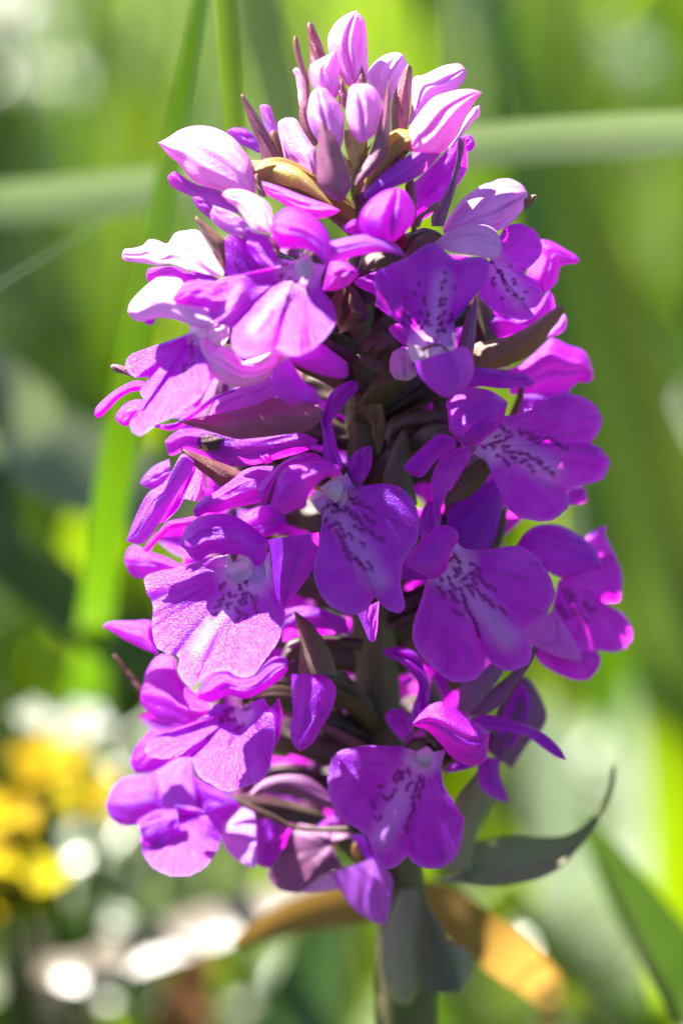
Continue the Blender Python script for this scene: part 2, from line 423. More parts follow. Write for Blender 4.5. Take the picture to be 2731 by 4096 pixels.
grass_mass('grass', 900, [('grass', .7), ('greygrass', .3)], -.46, .3, .12, .32, .003, .008, 'unseen tall meadow grass added beside the orchid to block low sky light', 11, spread=.9, cond=lambda x, y: abs(x) > .11 + .1 * max(0, y + .33))  # stands outside the frame, added to deepen the shade on the orchid
grass_mass('grass', 1500, [('grass', .35), ('lime', .4), ('palegrass', .25)], .07, .6, .04, .125, .003, .009, 'low bright green sward just behind the orchid', 13, spread=.3)
#GROUND_END
#BACK_BEGIN
# ------------------------------------------------------------------ single blades and flowers behind the orchid (D = full-view pixels)
def blade(name, pts, wid, mat, label, cat='grass', face=0.0, root=None, vfold=.15, group=None, up_root=None):
    """pts: (x, y, depth mm) along the blade from tip to root in full-view pixels; wid: px width list; then runs to the ground"""
    c = [P(x * 1.7417, y * 1.7417, z) for x, y, z in pts]
    ws = [q * 1.7417 * MMPX * (D0 + p[2]) / D0 / 1000 for q, p in zip(wid, pts)]
    last = c[-1]
    rt = np.array(root) if root is not None else np.array([last[0] + (c[-1] - c[-2])[0] * .8, last[1] + .01, 0.0])
    mid = (last + rt) / 2 + np.array([(c[-1] - c[-2])[0] * .3, 0, .01])
    c += [mid, rt]; ws += [ws[-1] * .9, ws[-1] * .6]
    q = catmull(np.c_[np.array(c), ws], 40)
    V = []; m = 5
    for i in range(40):
        p = Vector(q[i, :3]); t = Vector(q[min(i + 1, 39), :3] - q[max(i - 1, 0), :3]).normalized()
        view = (CAM - p).normalized()
        side = t.cross(view).normalized(); nor = side.cross(t)
        sd = side * math.cos(face) + nor * math.sin(face); nn = sd.cross(t)
        for k in range(m):
            s = k / (m - 1) * 2 - 1
            V.append(p + sd * (s * max(q[i, 3], 1e-5) * .5) + nn * (abs(s) * vfold * q[i, 3] * .5))
    return tag(make_mesh(name, np.array(V), 40, m, mat=mat), label, cat, group)

G = 'single grass blades behind the orchid'
blade('grass_blade', [(470, -60, 34), (440, 100, 36), (408, 300, 38), (360, 560, 40), (305, 850, 42), (262, 1080, 46), (222, 1400, 70), (196, 1600, 160), (184, 1690, 330)], [30, 62, 84, 90, 88, 84, 80, 70, 60], 'grass',
      'tall yellow-green grass blade leaning behind the left side of the orchid', group=G, face=.1, vfold=.05, root=tuple(np.array(P(180 * 1.7417, 1760 * 1.7417, 420)) * (1, 1, 0)))
blade('grass_blade', [(505, -90, 17), (514, 60, 18), (524, 220, 19), (540, 420, 21), (600, 700, 24), (700, 1100, 28), (840, 1600, 32)], [52, 60, 60, 56, 50, 46, 40], 'grass',
      'narrow sharp-edged green blade close behind the top of the orchid', group=G, face=.6, vfold=.45)
blade('grass_blade', [(575, -80, 70), (600, 40, 72), (640, 220, 75), (700, 500, 80), (740, 900, 85)], [90, 100, 105, 100, 90], 'greygrass',
      'grey-green broad blade beside the narrow sharp-edged blade', group=G, face=.2)
blade('grass_blade', [(955, -120, 60), (958, 60, 60), (962, 300, 62), (960, 700, 66), (950, 1200, 70)], [104, 110, 112, 105, 95], 'lime',
      'bright lime blade standing right behind the topmost bud', group=G, face=.3)
blade('grass_blade', [(1850, 285, 40), (1568, 298, 42), (1330, 312, 45), (1100, 330, 50), (760, 375, 58), (420, 422, 66), (150, 452, 72), (-60, 470, 76), (-240, 520, 80)],
      [60, 112, 114, 112, 112, 112, 112, 108, 100], 'palegrass', 'pale grey-green blade lying level across behind the top of the orchid', group=G, face=.5, root=(-.085, .09, 0))
blade('grass_blade', [(420, 1190, 95), (330, 1140, 95), (200, 1080, 92), (60, 1020, 90), (-80, 960, 90)], [60, 190, 215, 210, 180], 'palegrass',
      'pale grey broad leaf end behind the leaning yellow-green blade', group=G, face=-.3, root=(-.1, .12, 0))
blade('grass_blade', [(420, 1600, 88), (300, 1500, 88), (150, 1380, 86), (0, 1265, 84), (-140, 1160, 84)], [40, 130, 160, 165, 150], 'grass',
      'soft green broad blade slanting below the pale grey leaf end', group=G, face=-.5, root=(-.1, .1, 0))
blade('grass_blade', [(1240, -100, 170), (1290, 120, 165), (1340, 500, 160), (1400, 900, 155), (1470, 1300, 150), (1540, 1700, 145)], [110, 150, 170, 170, 160, 140], 'lime',
      'wide bright green blade rising behind the right flowers', group=G, face=.3)
blade('grass_blade', [(1120, -60, 210), (1160, 200, 205), (1210, 500, 200), (1300, 900, 195), (1400, 1400, 190)], [90, 120, 130, 130, 120], 'grass',
      'mid green blade between the lime blade and the wide bright blade', group=G, face=.4)
blade('grass_blade', [(1290, 330, 110), (1400, 640, 108), (1500, 980, 105), (1600, 1400, 100), (1700, 1800, 100)], [40, 110, 130, 130, 110], 'lime',
      'lime blade slanting out past the right hand flowers', group=G, face=.45)
blade('grass_blade', [(1340, 1880, 62), (1420, 2010, 60), (1500, 2130, 58), (1590, 2260, 56), (1700, 2430, 55)], [30, 96, 130, 140, 130], 'lime',
      'broad lime yellow blade beyond the tip of the curved orchid leaf', group=G, face=-.25)
blade('grass_blade', [(1380, 1980, 40), (1440, 2110, 38), (1500, 2230, 36), (1560, 2352, 35), (1620, 2480, 35)], [8, 22, 26, 28, 26], 'grass',
      'thin green grass stalk beside the broad lime yellow blade', group=G, face=.2)
blade('grass_blade', [(1170, 2030, 75), (1220, 2110, 75), (1270, 2200, 75), (1330, 2330, 76), (1400, 2480, 78)], [16, 34, 44, 46, 44], 'lime',
      'olive green blade crossing the foot of the dry leaf', group=G, face=.2)
# dry leaf arching behind the stem
blade('dry_leaf', [(540, 2170, 44), (640, 2120, 42), (760, 2085, 40), (900, 2062, 38), (1010, 2085, 37), (1110, 2150, 36), (1190, 2212, 40), (1240, 2262, 52), (1262, 2330, 75)],
      [30, 74, 96, 104, 112, 118, 112, 80, 40], 'dry', 'arched orange-brown dry leaf behind the foot of the flower spike', 'leaf', face=-.25)
blade('straw_blade', [(800, 2030, 98), (640, 2075, 98), (480, 2130, 98), (330, 2180, 98), (200, 2230, 100), (60, 2310, 104)], [40, 92, 110, 108, 90, 70], 'straw',
      'bleached pale blade lying left of the dry leaf', 'grass', face=-.5)
blade('straw_blade', [(90, 2140, 120), (110, 2230, 120), (130, 2340, 120), (150, 2480, 122)], [60, 150, 170, 150], 'straw', 'bleached broad blade under the yellow flowers', 'grass', face=-.3)
blade('dry_leaf', [(470, 2180, 110), (440, 2260, 110), (420, 2350, 110), (400, 2480, 112)], [40, 110, 130, 110], 'dry', 'small tawny dry leaf left of the stem foot', 'leaf', face=-.3)
blade('grass_blade', [(760, 2120, 95), (720, 2230, 95), (690, 2350, 95), (660, 2500, 96)], [60, 150, 180, 170], 'grass', 'broad fresh green blade left of the orchid stem', group=G, face=-.4)
blade('grass_blade', [(1240, 1600, 150), (1270, 1760, 148), (1290, 1950, 146), (1300, 2200, 144)], [50, 130, 150, 140], 'palegrass', 'pale shining blade inside the curve of the orchid leaf', group=G, face=-.4)
blade('grass_blade', [(150, 1700, 140), (170, 1850, 138), (160, 2000, 136), (150, 2200, 134)], [40, 120, 150, 130], 'lime', 'lime broad blade among the yellow wildflowers', group=G, face=-.4)
blade('grass_blade', [(330, 1880, 125), (300, 1980, 123), (250, 2080, 121), (210, 2220, 120)], [40, 100, 120, 110], 'grass', 'fresh green blade below the lowest left orchid bloom', group=G, face=-.4)
blade('grass_blade', [(1500, 1500, 180), (1480, 1700, 176), (1450, 1900, 172), (1400, 2200, 168)], [60, 130, 150, 140], 'palegrass', 'pale shining blade beyond the orchid leaf tip', group=G, face=-.4)

def wildflower(name, x, y, z, size, mat, petals, label, cat='flower', group=None, stem='grass', tiltv=(0, -.35, 1), width=.5):
    c = Vector(P(x * 1.7417, y * 1.7417, z))
    t = empty(name, (c.x, c.y + .01, 0)); tag(t, label, cat, group)
    tube('stem', [(c.x, c.y + .01, 0), (c.x + .002, c.y + .008, c.z * .5), tuple(c)], [.0012, .001, .0009], stem, parent=t, seg=8)
    ax = Vector(tiltv).normalized(); a = ax.cross(Vector((.2, 1, .1))).normalized(); b = ax.cross(a)
    for k in range(petals):
        an = 6.283 * k / petals + random.uniform(-.12, .12)
        d = a * math.cos(an) + b * math.sin(an); sd = ax.cross(d)
        V = []
        ln = size * random.uniform(.9, 1.1)
        for i in range(9):
            u = i / 8
            for j in range(5):
                s = j / 2 - 1
                wv = ln * width * math.sin(math.pi * min(.97, .08 + .86 * u ** .8)) ** .8
                V.append(c + d * (ln * u) + sd * (s * wv * .5) + ax * (ln * (.35 * u - .25 * u * u + .10 * s * s)))
        make_mesh('petal', np.array(V), 9, 5, mat=mat, parent=t)
    V = []
    for i in range(8):
        an = math.pi * (i + .05) / 7.1
        for j in range(10):
            bn = 6.283 * j / 10
            V.append(c + ax * (size * .16 * math.cos(an) + size * .05) + (a * math.cos(bn) + b * math.sin(bn)) * size * .24 * math.sin(an))
    make_mesh('centre', np.array(V), 8, 10, mat='yellow', closed_v=True, parent=t)
    return t
def leaf_herb(name, x, y, z, size, mat, label, n=3):
    c = Vector(P(x * 1.7417, y * 1.7417, z)); t = empty(name, (c.x, c.y + .006, 0)); tag(t, label, 'herb', 'low leafy herbs behind the orchid')
    tube('stem', [(c.x, c.y + .006, 0), (c.x + .001, c.y + .004, c.z * .6), tuple(c)], [.0009, .0008, .0006], 'grass', parent=t, seg=8)
    ax = Vector((random.uniform(-.3, .1), -.5, 1)).normalized(); a = ax.cross(Vector((.2, 1, .1))).normalized(); b = ax.cross(a)
    for k in range(n):
        an = 6.283 * k / n + .4; d = a * math.cos(an) + b * math.sin(an); sd = ax.cross(d); V = []
        for i in range(9):
            u = i / 8
            for j in range(5):
                q = j / 2 - 1; wv = size * .95 * math.sin(math.pi * min(.96, .05 + .8 * u)) ** .8
                V.append(c + d * (size * (.08 + u)) + sd * (q * wv * .5) + ax * (size * (.25 * u - .3 * u * u + .12 * q * q)))
        make_mesh('leaflet', np.array(V), 9, 5, mat=mat, parent=t)
for x, y, z, sz, mt, lb in ((260, 1950, 125, .005, 'palegrass', 'pale three-leaved herb below the lowest left orchid bloom'), (330, 2270, 120, .006, 'lime', 'lime three-leaved herb left of the tawny dry leaf'),
                            (40, 2250, 135, .007, 'palegrass', 'pale three-leaved herb under the yellow wildflowers'), (240, 1760, 140, .005, 'lime', 'lime three-leaved herb beside the white wildflower'),
                            (80, 160, 300, .008, 'palegrass', 'added pale leaves standing in for a blurred glint far behind, above the level pale blade'), (1330, 1760, 200, .007, 'palegrass', 'pale three-leaved herb beyond the orchid leaf'),  # the first one is added for a blurred circle of light
                            (1300, 2130, 160, .006, 'palegrass', 'pale three-leaved herb below the curved orchid leaf'), (1450, 2260, 180, .007, 'lime', 'lime three-leaved herb behind the thin green stalk'),
                            (620, 2290, 150, .007, 'lime', 'lime three-leaved herb left of the orchid stem'), (1400, 120, 320, .009, 'greygrass', 'grey-green round-leaved herb far behind the right side')):
    leaf_herb('leafy_herb', x, y, z, sz, mt, lb)
YG = 'yellow wildflowers at the left'
wildflower('yellow_wildflower', 30, 1860, 88, .0042, 'yellow', 5, 'yellow wildflower higher up among the two beside the white bells', group=YG, width=.8)
wildflower('yellow_wildflower', 45, 2040, 96, .0055, 'yellow', 5, 'yellow wildflower just above the bleached broad blade', group=YG, width=.8)
wildflower('yellow_wildflower', 200, 1830, 120, .0045, 'yellow', 5, 'smaller yellow wildflower next to the lowest left orchid bloom', group=YG, width=.8)
wildflower('white_wildflower', 10, 10, 260, .007, 'cream', 6, 'cream wildflower far behind the level pale blade', group='white wildflowers in the meadow', width=.7)
wildflower('yellow_wildflower', 110, 1760, 100, .0045, 'yellow', 5, 'yellow wildflower right under the tiny white wildflower', group=YG, width=.8)
wildflower('yellow_wildflower', -10, 1960, 90, .005, 'yellow', 5, 'yellow wildflower between the higher one and the one above the bleached blade', group=YG, width=.8)
WG = 'white wildflowers in the meadow'
wildflower('white_wildflower', 80, 1650, 105, .0022, 'cream', 6, 'tiny white wildflower above the yellow ones', group=WG, width=.7)
wildflower('white_wildflower', 185, 1670, 105, .0035, 'cream', 6, 'white wildflower between yellow ones and the orchid', group=WG, width=.7)
wildflower('white_wildflower', 180, 1960, 130, .004, 'cream', 6, 'white wildflower under the smaller yellow wildflower', group=WG, width=.7)
#BACK_END
#ORCHID_BEGIN
# ------------------------------------------------------------------ the orchid
ob = P(1640, 5200, zaxis(5200))
base = P(stem_x(4096), 4096, zaxis(4096))
orchid = empty('orchid', (float(base[0]) + .002, float(base[1]), 0))
tag(orchid, 'purple marsh orchid in bloom, a dense spike of spotted flowers on a green stem', 'orchid')
pts, rad = [(orchid.location.x, orchid.location.y, -.005), (orchid.location.x - .0005, orchid.location.y, .07)], [.0034, .0031]
for sy, r in ((4096, 2.7), (3600, 2.2), (3000, 2.0), (2400, 1.9), (1800, 1.5), (1200, 1.2), (900, .95), (650, .7), (420, .4)):
    pts.append(tuple(P(stem_x(sy), sy, zaxis(sy)))); rad.append(r / 1000)
tube('stem', pts, rad, 'stem', orchid, seg=28)

class Flower:
    """one bloom: its ovary tube from the stem is the part 'flower', the petals hang on it"""
    def __init__(self, crop, at, r, name='flower', orad=(.8, 1.15), mat='ovary', drop=210, bract=True):
        x0, y0, s = CROP[crop]
        self.crop = crop
        sx, sy = x0 + at[0] * s, y0 + at[1] * s
        self.za = zaxis(sy)
        self.pv = ((.34 if sx < stem_x(sy) else .12) * max(-1, min(1, (sx - stem_x(sy)) / 420)), sx)
        a = P(stem_x(sy + drop), sy + drop, zaxis(sy + drop)); e = P(sx, sy, self.za + r)
        q1 = a * .62 + e * .38 + np.array([0, 0, .0009]); q2 = a * .25 + e * .75 + np.array([0, 0, .0012])
        self.o = tube(name, [a, q1, q2, e], [orad[0] / 1000, orad[1] / 1000, orad[1] * .9 / 1000, orad[1] * .5 / 1000], mat, orchid, seg=24, ribs=.14)
        if bract:
            d = e - a; lat = np.cross(d, [0, 0, 1.0]); lat = lat / (np.linalg.norm(lat) + 1e-9)
            dn = np.cross(lat, d); dn = dn / np.linalg.norm(dn) * (-1 if np.cross(lat, d)[2] > 0 else 1)
            c = catmull(np.array([a, q1, q2 * .8 + e * .2]), 16); V = []
            for k in range(16):
                t = k / 15; wd = .0017 * math.sin(math.pi * (.18 + .82 * t)) ** .7 + .00005
                for h in np.linspace(-1, 1, 7):
                    V.append(c[k] + lat * h * wd + dn * (.0013 - .0009 * h * h) * (1 - .3 * t))
            make_mesh('bract', np.array(V), 16, 7, mat=('olive', 'violet', 'brown')[SEED[0] % 3], parent=orchid)
    def s(self, name, L, R, r, crop=None, **kw): return strip(name, self.o, crop or self.crop, L, R, self.za + r, pivot=self.pv, **kw)
    def f(self, name, base, out, r, crop=None, **kw): return fan(name, self.o, crop or self.crop, base, out, self.za + r, pivot=self.pv, **kw)
    def b(self, name, c, r, rx, ry, rz, crop=None, **kw): return blob(name, self.o, crop or self.crop, c, self.za + r, rx, ry, rz, **kw)
def part(name, crop, sy, L, R, r, **kw):
    """bract, bud or leaf straight on the orchid; sy = photo row whose stem depth is the reference"""
    return strip(name, orchid, crop, L, R, zaxis(sy) + r, **kw)

# ---- top of the spike (crop 1)
Y1 = 480
part('bud', 1, Y1, [(905,370),(860,340),(812,250),(795,190),(800,140),(835,85),(885,52),(915,43)], [(905,370),(955,350),(963,290),(962,220),(957,130),(945,75),(915,43)], 1.5, mat='bud', cup=-2.2, closed=True)
part('bud', 1, Y1, [(1000,420),(965,340),(962,300),(990,260),(1030,230),(1075,217),(1110,225)], [(1060,420),(1090,370),(1120,300),(1125,260),(1110,225)], 4, mat='bud', cup=-1.5, closed=True, pale=.3)
part('bract', 1, Y1, [(1065,580),(1062,500),(1065,420),(1090,340),(1115,285),(1133,264)], [(1125,560),(1135,480),(1142,400),(1148,330),(1147,280),(1133,264)], .5, mat='maroon', cup=-.7, tip=.8)
part('bract', 1, Y1, [(720,270),(720,200),(710,140),(708,100),(718,88)], [(790,245),(770,180),(750,135),(735,100),(718,88)], 2.5, mat='maroon', cup=-.7, tip=.8)
part('bract', 1, Y1, [(735,610),(690,540),(676,470),(690,400),(690,330),(670,270),(652,200),(650,160),(660,145)], [(760,600),(730,480),(720,400),(715,330),(700,280),(685,230),(672,170),(660,145)], -1.5, mat='maroon', cup=-.5, tip=.7, pale=.25)
part('bud', 1, Y1, [(740,560),(680,450),(668,370),(660,320),(648,295),(660,280)], [(760,500),(720,400),(715,340),(690,290),(660,280)], 1, mat='bud', cup=-1, closed=True, pale=.2)
part('bud', 1, Y1, [(770,420),(735,370),(718,320),(722,270),(760,245),(800,225),(830,208)], [(820,420),(845,380),(840,310),(838,260),(830,208)], -1.2, mat='bud', cup=-1.4, closed=True)
part('bud', 1, Y1, [(790,620),(740,570),(712,500),(712,440),(725,390),(755,358)], [(850,620),(862,560),(860,480),(840,430),(815,400),(790,370),(755,358)], -2.8, mat='bud', cup=-1.7, closed=True)
part('bud', 1, Y1, [(930,600),(890,550),(872,480),(875,420),(885,370),(900,350)], [(960,585),(1000,550),(1025,480),(1020,420),(990,365),(950,348),(900,350)], -3.0, mat='bud', cup=-1.7, closed=True)
part('bract', 1, Y1, [(850,845),(800,820),(755,770),(750,700),(752,620),(758,550),(765,495)], [(870,825),(895,770),(880,710),(860,650),(830,580),(800,540),(780,510),(765,495)], -4.6, mat='maroon', cup=-1.0, pale=.35, tip=.25)
part('bract', 1, Y1, [(900,775),(920,720),(960,660),(985,600),(1000,540),(1020,470),(1035,400),(1045,340),(1050,330)], [(930,765),(990,710),(1040,640),(1055,560),(1058,480),(1058,400),(1050,330)], -3.9, mat='maroon', cup=-.7, pale=.2, tip=.5)
part('bud', 1, Y1, [(900,715),(880,660),(865,590),(865,540)], [(905,715),(930,680),(955,610),(970,560)], -2, mat='gold', cup=-1, closed=True, pale=.75)
part('bract', 1, Y1, [(842,430),(840,360),(855,325)], [(875,460),(880,400),(855,325)], -2.4, mat='maroon', cup=-.3)
part('bract', 1, Y1, [(900,380),(920,320),(938,272)], [(960,380),(955,320),(938,272)], -.5, mat='maroon', cup=-.3)
part('bract', 1, Y1, [(860,640),(870,660),(880,720)], [(890,740),(960,640),(985,590)], -2.2, mat='gold', cup=-.4)
part('bract', 1, 700, [(520,680),(505,600),(480,540),(450,460),(430,400),(440,390)], [(605,685),(575,620),(545,550),(510,490),(470,430),(440,390)], .5, mat='maroon', cup=-.7, tip=.8)
part('bract', 1, 700, [(580,690),(560,610),(550,560),(568,538)], [(620,690),(605,620),(590,560),(568,538)], .9, mat='brown', cup=-.4, tip=.4)
part('bract', 1, 700, [(510,820),(490,760),(487,735),(498,722)], [(540,820),(520,770),(510,735),(498,722)], -4.4, mat='brown', cup=-.4, pale=.3)
part('bract', 1, 800, [(1230,945),(1230,900),(1270,830),(1310,750),(1335,650),(1338,590),(1348,566)], [(1280,945),(1300,880),(1325,800),(1350,700),(1360,640),(1365,600),(1348,566)], -1.5, mat='violet', cup=-.6, pale=.4)
part('bract', 1, 800, [(1165,950),(1170,900),(1210,870),(1240,845),(1262,838)], [(1180,950),(1200,905),(1250,880),(1270,860),(1262,838)], -6, mat='brown', cup=-.4, pale=.6)
part('bract', 1, 800, [(1150,930),(1125,830),(1120,770),(1150,745)], [(1170,900),(1165,830),(1160,770),(1150,745)], -2.5, mat='maroon', cup=-.3)

f = Flower(1, (1150, 600), -2.5, mat='gold')           # upper right half-open bloom
f.s('hood', [(1140,610),(1135,540),(1170,480),(1230,410),(1290,385),(1350,372),(1400,372),(1440,385)], [(1150,630),(1220,655),(1280,630),(1325,570),(1350,520),(1380,470),(1410,420),(1440,385)], -2.5, cup=-2.4, closed=True, mat='bud', roll=-.3)
f.s('petal', [(1130,520),(1145,440),(1150,330),(1200,310),(1260,280),(1310,266),(1350,266),(1372,290)], [(1150,520),(1200,450),(1250,400),(1320,375),(1355,350),(1375,310),(1372,290)], 1.2, mat='bud', cup=-1, tilt=(0,-.3))  # bud colour stands for sunlight on this open petal
f.s('sepal', [(1290,620),(1330,560),(1370,490),(1400,450),(1430,438)], [(1320,610),(1360,560),(1400,510),(1430,480),(1430,438)], .8, mat='bud', cup=-.8, pale=.2)  # paled with the bud colour to look sunlit
f.s('ovary', [(945,810),(960,740),(1010,670),(1060,610),(1110,560),(1145,552)], [(950,815),(990,760),(1040,700),(1100,640),(1150,615)], -2.8, mat='gold', cup=-.8, closed=True)
f.s('spur', [(945,815),(965,780),(1040,710),(1120,655),(1150,635)], [(947,822),(970,828),(1050,790),(1150,750),(1220,700),(1270,640)], -3.4, cup=-1.2, closed=True, pale=.15)
f.s('lip', [(1110,800),(1200,720),(1270,650),(1330,580),(1370,570)], [(1140,940),(1220,900),(1300,820),(1360,740),(1378,690),(1370,570)], 3, cup=-1, tilt=(.1,.35))
f.s('sepal', [(1340,630),(1360,570),(1395,565),(1412,600)], [(1345,640),(1375,632),(1400,625),(1412,600)], 4, cup=-.5)

f = Flower(1, (480, 720), -3, mat='gold')              # upper left half-open bloom
f.s('hood', [(495,810),(480,690),(455,640),(400,575),(330,535),(250,523),(180,540),(125,575),(85,595)], [(480,815),(440,812),(350,795),(240,760),(180,690),(130,650),(85,595)], -3, cup=-2.6, closed=True, mat='bud', tilt=(0,-.2))
f.s('sepal', [(430,890),(350,800),(250,770),(190,735),(155,715),(125,735)], [(425,892),(330,860),(240,825),(170,795),(135,770),(125,735)], -1.8, cup=-.8, tilt=(0,.3))
f.s('ovary', [(815,855),(770,800),(720,740),(650,690),(560,670),(475,668)], [(820,862),(760,830),(680,790),(600,770),(500,730),(475,668)], -2, mat='gold', cup=-.9, closed=True)
f.s('spur', [(520,755),(600,780),(700,820),(800,855),(848,878)], [(530,805),(600,845),(680,893),(760,912),(820,897),(848,878)], -3.2, cup=-.8, closed=True, pale=.2)
f.s('petal', [(740,800),(660,700),(600,650),(590,560),(588,510),(620,490)], [(755,780),(748,640),(730,600),(690,540),(660,495),(620,490)], 2, mat='bud', cup=-.9, tilt=(-.3,0))  # sunlit look painted in through the pale bud colour
f.s('sepal', [(550,600),(530,520),(515,470),(513,440),(535,435)], [(595,620),(585,540),(570,490),(555,445),(535,435)], 3, cup=-.5, pale=.3)
f.s('petal', [(510,640),(430,600),(400,570),(375,548),(400,532)], [(515,620),(490,570),(450,535),(400,532)], 3, cup=-.5)
f.s('lip', [(600,690),(640,640),(690,600),(740,620)], [(640,760),(700,790),(750,800),(760,740)], 2.4, cup=-.5)

# ---- front bud with wing below the top (crop 3)
f = Flower(3, (420, 290), -7, mat='maroon')
f.s('hood', [(370,292),(280,290),(200,250),(178,190),(190,130),(250,60),(330,10),(400,0)], [(380,292),(440,240),(480,190),(495,130),(470,60),(440,20),(400,0)], -8.5, cup=-2.3, closed=True)
f.s('petal', [(190,262),(130,250),(100,230),(97,205)], [(200,250),(185,190),(160,172),(97,205)], -7.6, cup=-.3)
f.s('sepal', [(435,372),(400,320),(320,275),(240,255),(160,260),(80,280),(25,295),(5,330)], [(435,374),(380,362),(300,350),(200,365),(100,390),(20,405),(5,390),(5,330)], -10, cup=-1.2, tilt=(0,-.35), pale=.15)
part('bract', 3, 930, [(425,380),(450,330),(500,270),(580,240)], [(440,385),(500,345),(560,315),(620,270)], -6.6, mat='brown', cup=-.6)
part('bract', 3, 980, [(212,452),(212,400),(235,365),(300,350),(440,362)], [(218,458),(300,440),(360,415),(450,385)], -6, mat='olive', cup=-.7)
part('bract', 3, 850, [(470,250),(465,150),(455,60),(450,-30)], [(500,240),(500,150),(485,60),(450,-30)], -5.6, mat='brown', cup=-.3)

# ---- right bloom under the top (crop 3)
f = Flower(3, (640, 300), -3, mat='olive')
f.s('hood', [(640,225),(680,150),(750,60),(830,0),(920,-40),(1000,-50),(1070,-20),(1105,30)], [(650,255),(760,265),(860,245),(940,235),(1010,195),(1080,115),(1105,30)], -.4, mat='bud', cup=-1.8, tilt=(.1,-.35))  # sunlit white put into the hood by its bud colour
f.s('petal', [(590,302),(660,245),(740,205),(840,180),(900,200),(950,260),(967,330)], [(595,305),(680,348),(740,358),(830,373),(900,387),(945,382),(967,330)], -3.6, mat='bud', cup=-1.0, tilt=(.05,-.75), pale=.2)  # whitened by bud colour and pale, as if in full sun
f.f('lip', (890,390), [(835,585),(880,640),(950,690),(1040,715),(1110,722),(1140,700),(1120,672),(1085,655),(1140,655),(1185,610),(1180,560),(1150,510),(1085,465),(1130,420),(1175,370),(1180,300),(1150,240),(1100,205),(1040,195),(990,210),(960,250),(960,330)],
    -3, basez=.8, bulge=.4, tilt=(.25,.12), spots=[(915,415),[(932,448),(940,465)],[(950,450),(968,478)],[(918,500),(925,540)],[(970,490),(982,515)],(990,550),[(1035,510),(1045,535)],(960,595),[(1025,590),(1035,605)],(1005,420),(1090,560),(1075,605)], sw=10,
    paleline=[((920,400),(1060,600),105,.5)])
f.s('sepal', [(1190,575),(1100,480),(1140,400),(1175,330),(1165,285),(1230,290),(1300,330),(1370,370),(1388,400)], [(1200,575),(1260,520),(1280,440),(1310,420),(1360,415),(1388,400)], 2.5, cup=-.7, tilt=(0,-.2))
part('bract', 3, 800, [(1085,112),(1085,60),(1130,35),(1155,40)], [(1095,118),(1120,100),(1150,60),(1155,40)], -.2, mat='withered', cup=-.3, pale=.9)

# ---- centre right bloom hanging upside down (crop 3)
f = Flower(3, (560, 960), -9, mat='olive')
f.f('lip', (585,880), [(455,850),(445,740),(390,700),(330,660),(275,640),(280,590),(268,520),(280,460),(350,420),(440,380),(530,320),(580,298),(620,310),(660,350),(720,390),(800,375),(880,385),(895,430),(880,500),(840,560),(780,620),(720,680),(705,740),(712,860)],
    -11, basez=1.2, bulge=.5, tilt=(.1,.05), spots=[[(500,680),(520,692)],[(505,735),(502,750)],[(555,680),(552,720)],[(610,710),(650,685)],[(625,740),(640,748)],[(620,780),(660,785)],[(535,600),(545,640)],[(635,600),(630,640)],[(655,620),(650,645)],(440,600),(475,570),(515,530),[(650,520),(660,510)],(650,465),[(525,775),(555,735)],(575,742),[(685,690),(680,730)],(440,660),[(455,700),(470,730)],(700,540)], sw=10,
    throat=(585,860,170), paleline=[((640,500),(600,760),95,.55)], extra=4)
f.s('column', [(455,800),(450,870),(480,950),(560,985)], [(705,790),(712,850),(700,900),(640,960)], -11.2, mat='white', cup=1.2, pale=.6)
f.b('anther', (620,915), -12.0, .55, .75, .6, mat='white', pale=.2)
f.s('stigma', [(520,880),(560,862),(620,852),(665,878),(682,902)], [(535,900),(560,876),(618,864),(655,888),(680,905)], -12.2, mat='maroon', cup=-.1, n=16, m=5)
f.s('hood', [(488,950),(510,1020),(570,1090),(640,1140),(690,1143)], [(700,882),(760,868),(800,910),(812,1000),(780,1080),(740,1120),(690,1143)], -13, cup=-1.6, tilt=(0,-.25), pale=.08)
f.s('sepal', [(790,985),(850,980),(950,995),(1020,1010),(1090,1015),(1145,1060)], [(790,1072),(880,1085),(960,1095),(1050,1090),(1120,1085),(1145,1060)], -9, cup=-.7)
f.s('sepal', [(715,900),(750,760),(780,680),(822,588)], [(800,940),(820,820),(830,700),(830,640),(822,588)], -6.5, mat='violet', cup=-.6, pale=.2)
f.s('sepal', [(275,585),(200,550),(160,520),(185,490)], [(300,560),(290,510),(290,455),(185,490)], -9.5, cup=-.5, tilt=(0,-.8))
f.s('petal', [(440,870),(380,820),(345,770),(375,740)], [(455,870),(455,790),(430,740),(375,740)], -7, cup=-.5)
f.s('bud', [(380,1045),(350,990),(365,900),(420,870)], [(450,1055),(500,1020),(490,940),(460,880),(420,870)], -8, mat='bud', cup=-1, closed=True)
part('bract', 3, 1450, [(465,1055),(380,990),(300,950),(220,920),(165,905)], [(450,1062),(350,1040),(260,1000),(195,950),(165,905)], -6, mat='olive', cup=-.5)
part('bract', 3, 1400, [(190,885),(220,810),(300,780),(375,810)], [(200,905),(270,925),(350,935),(430,905)], -4, mat='olive', cup=-.8)

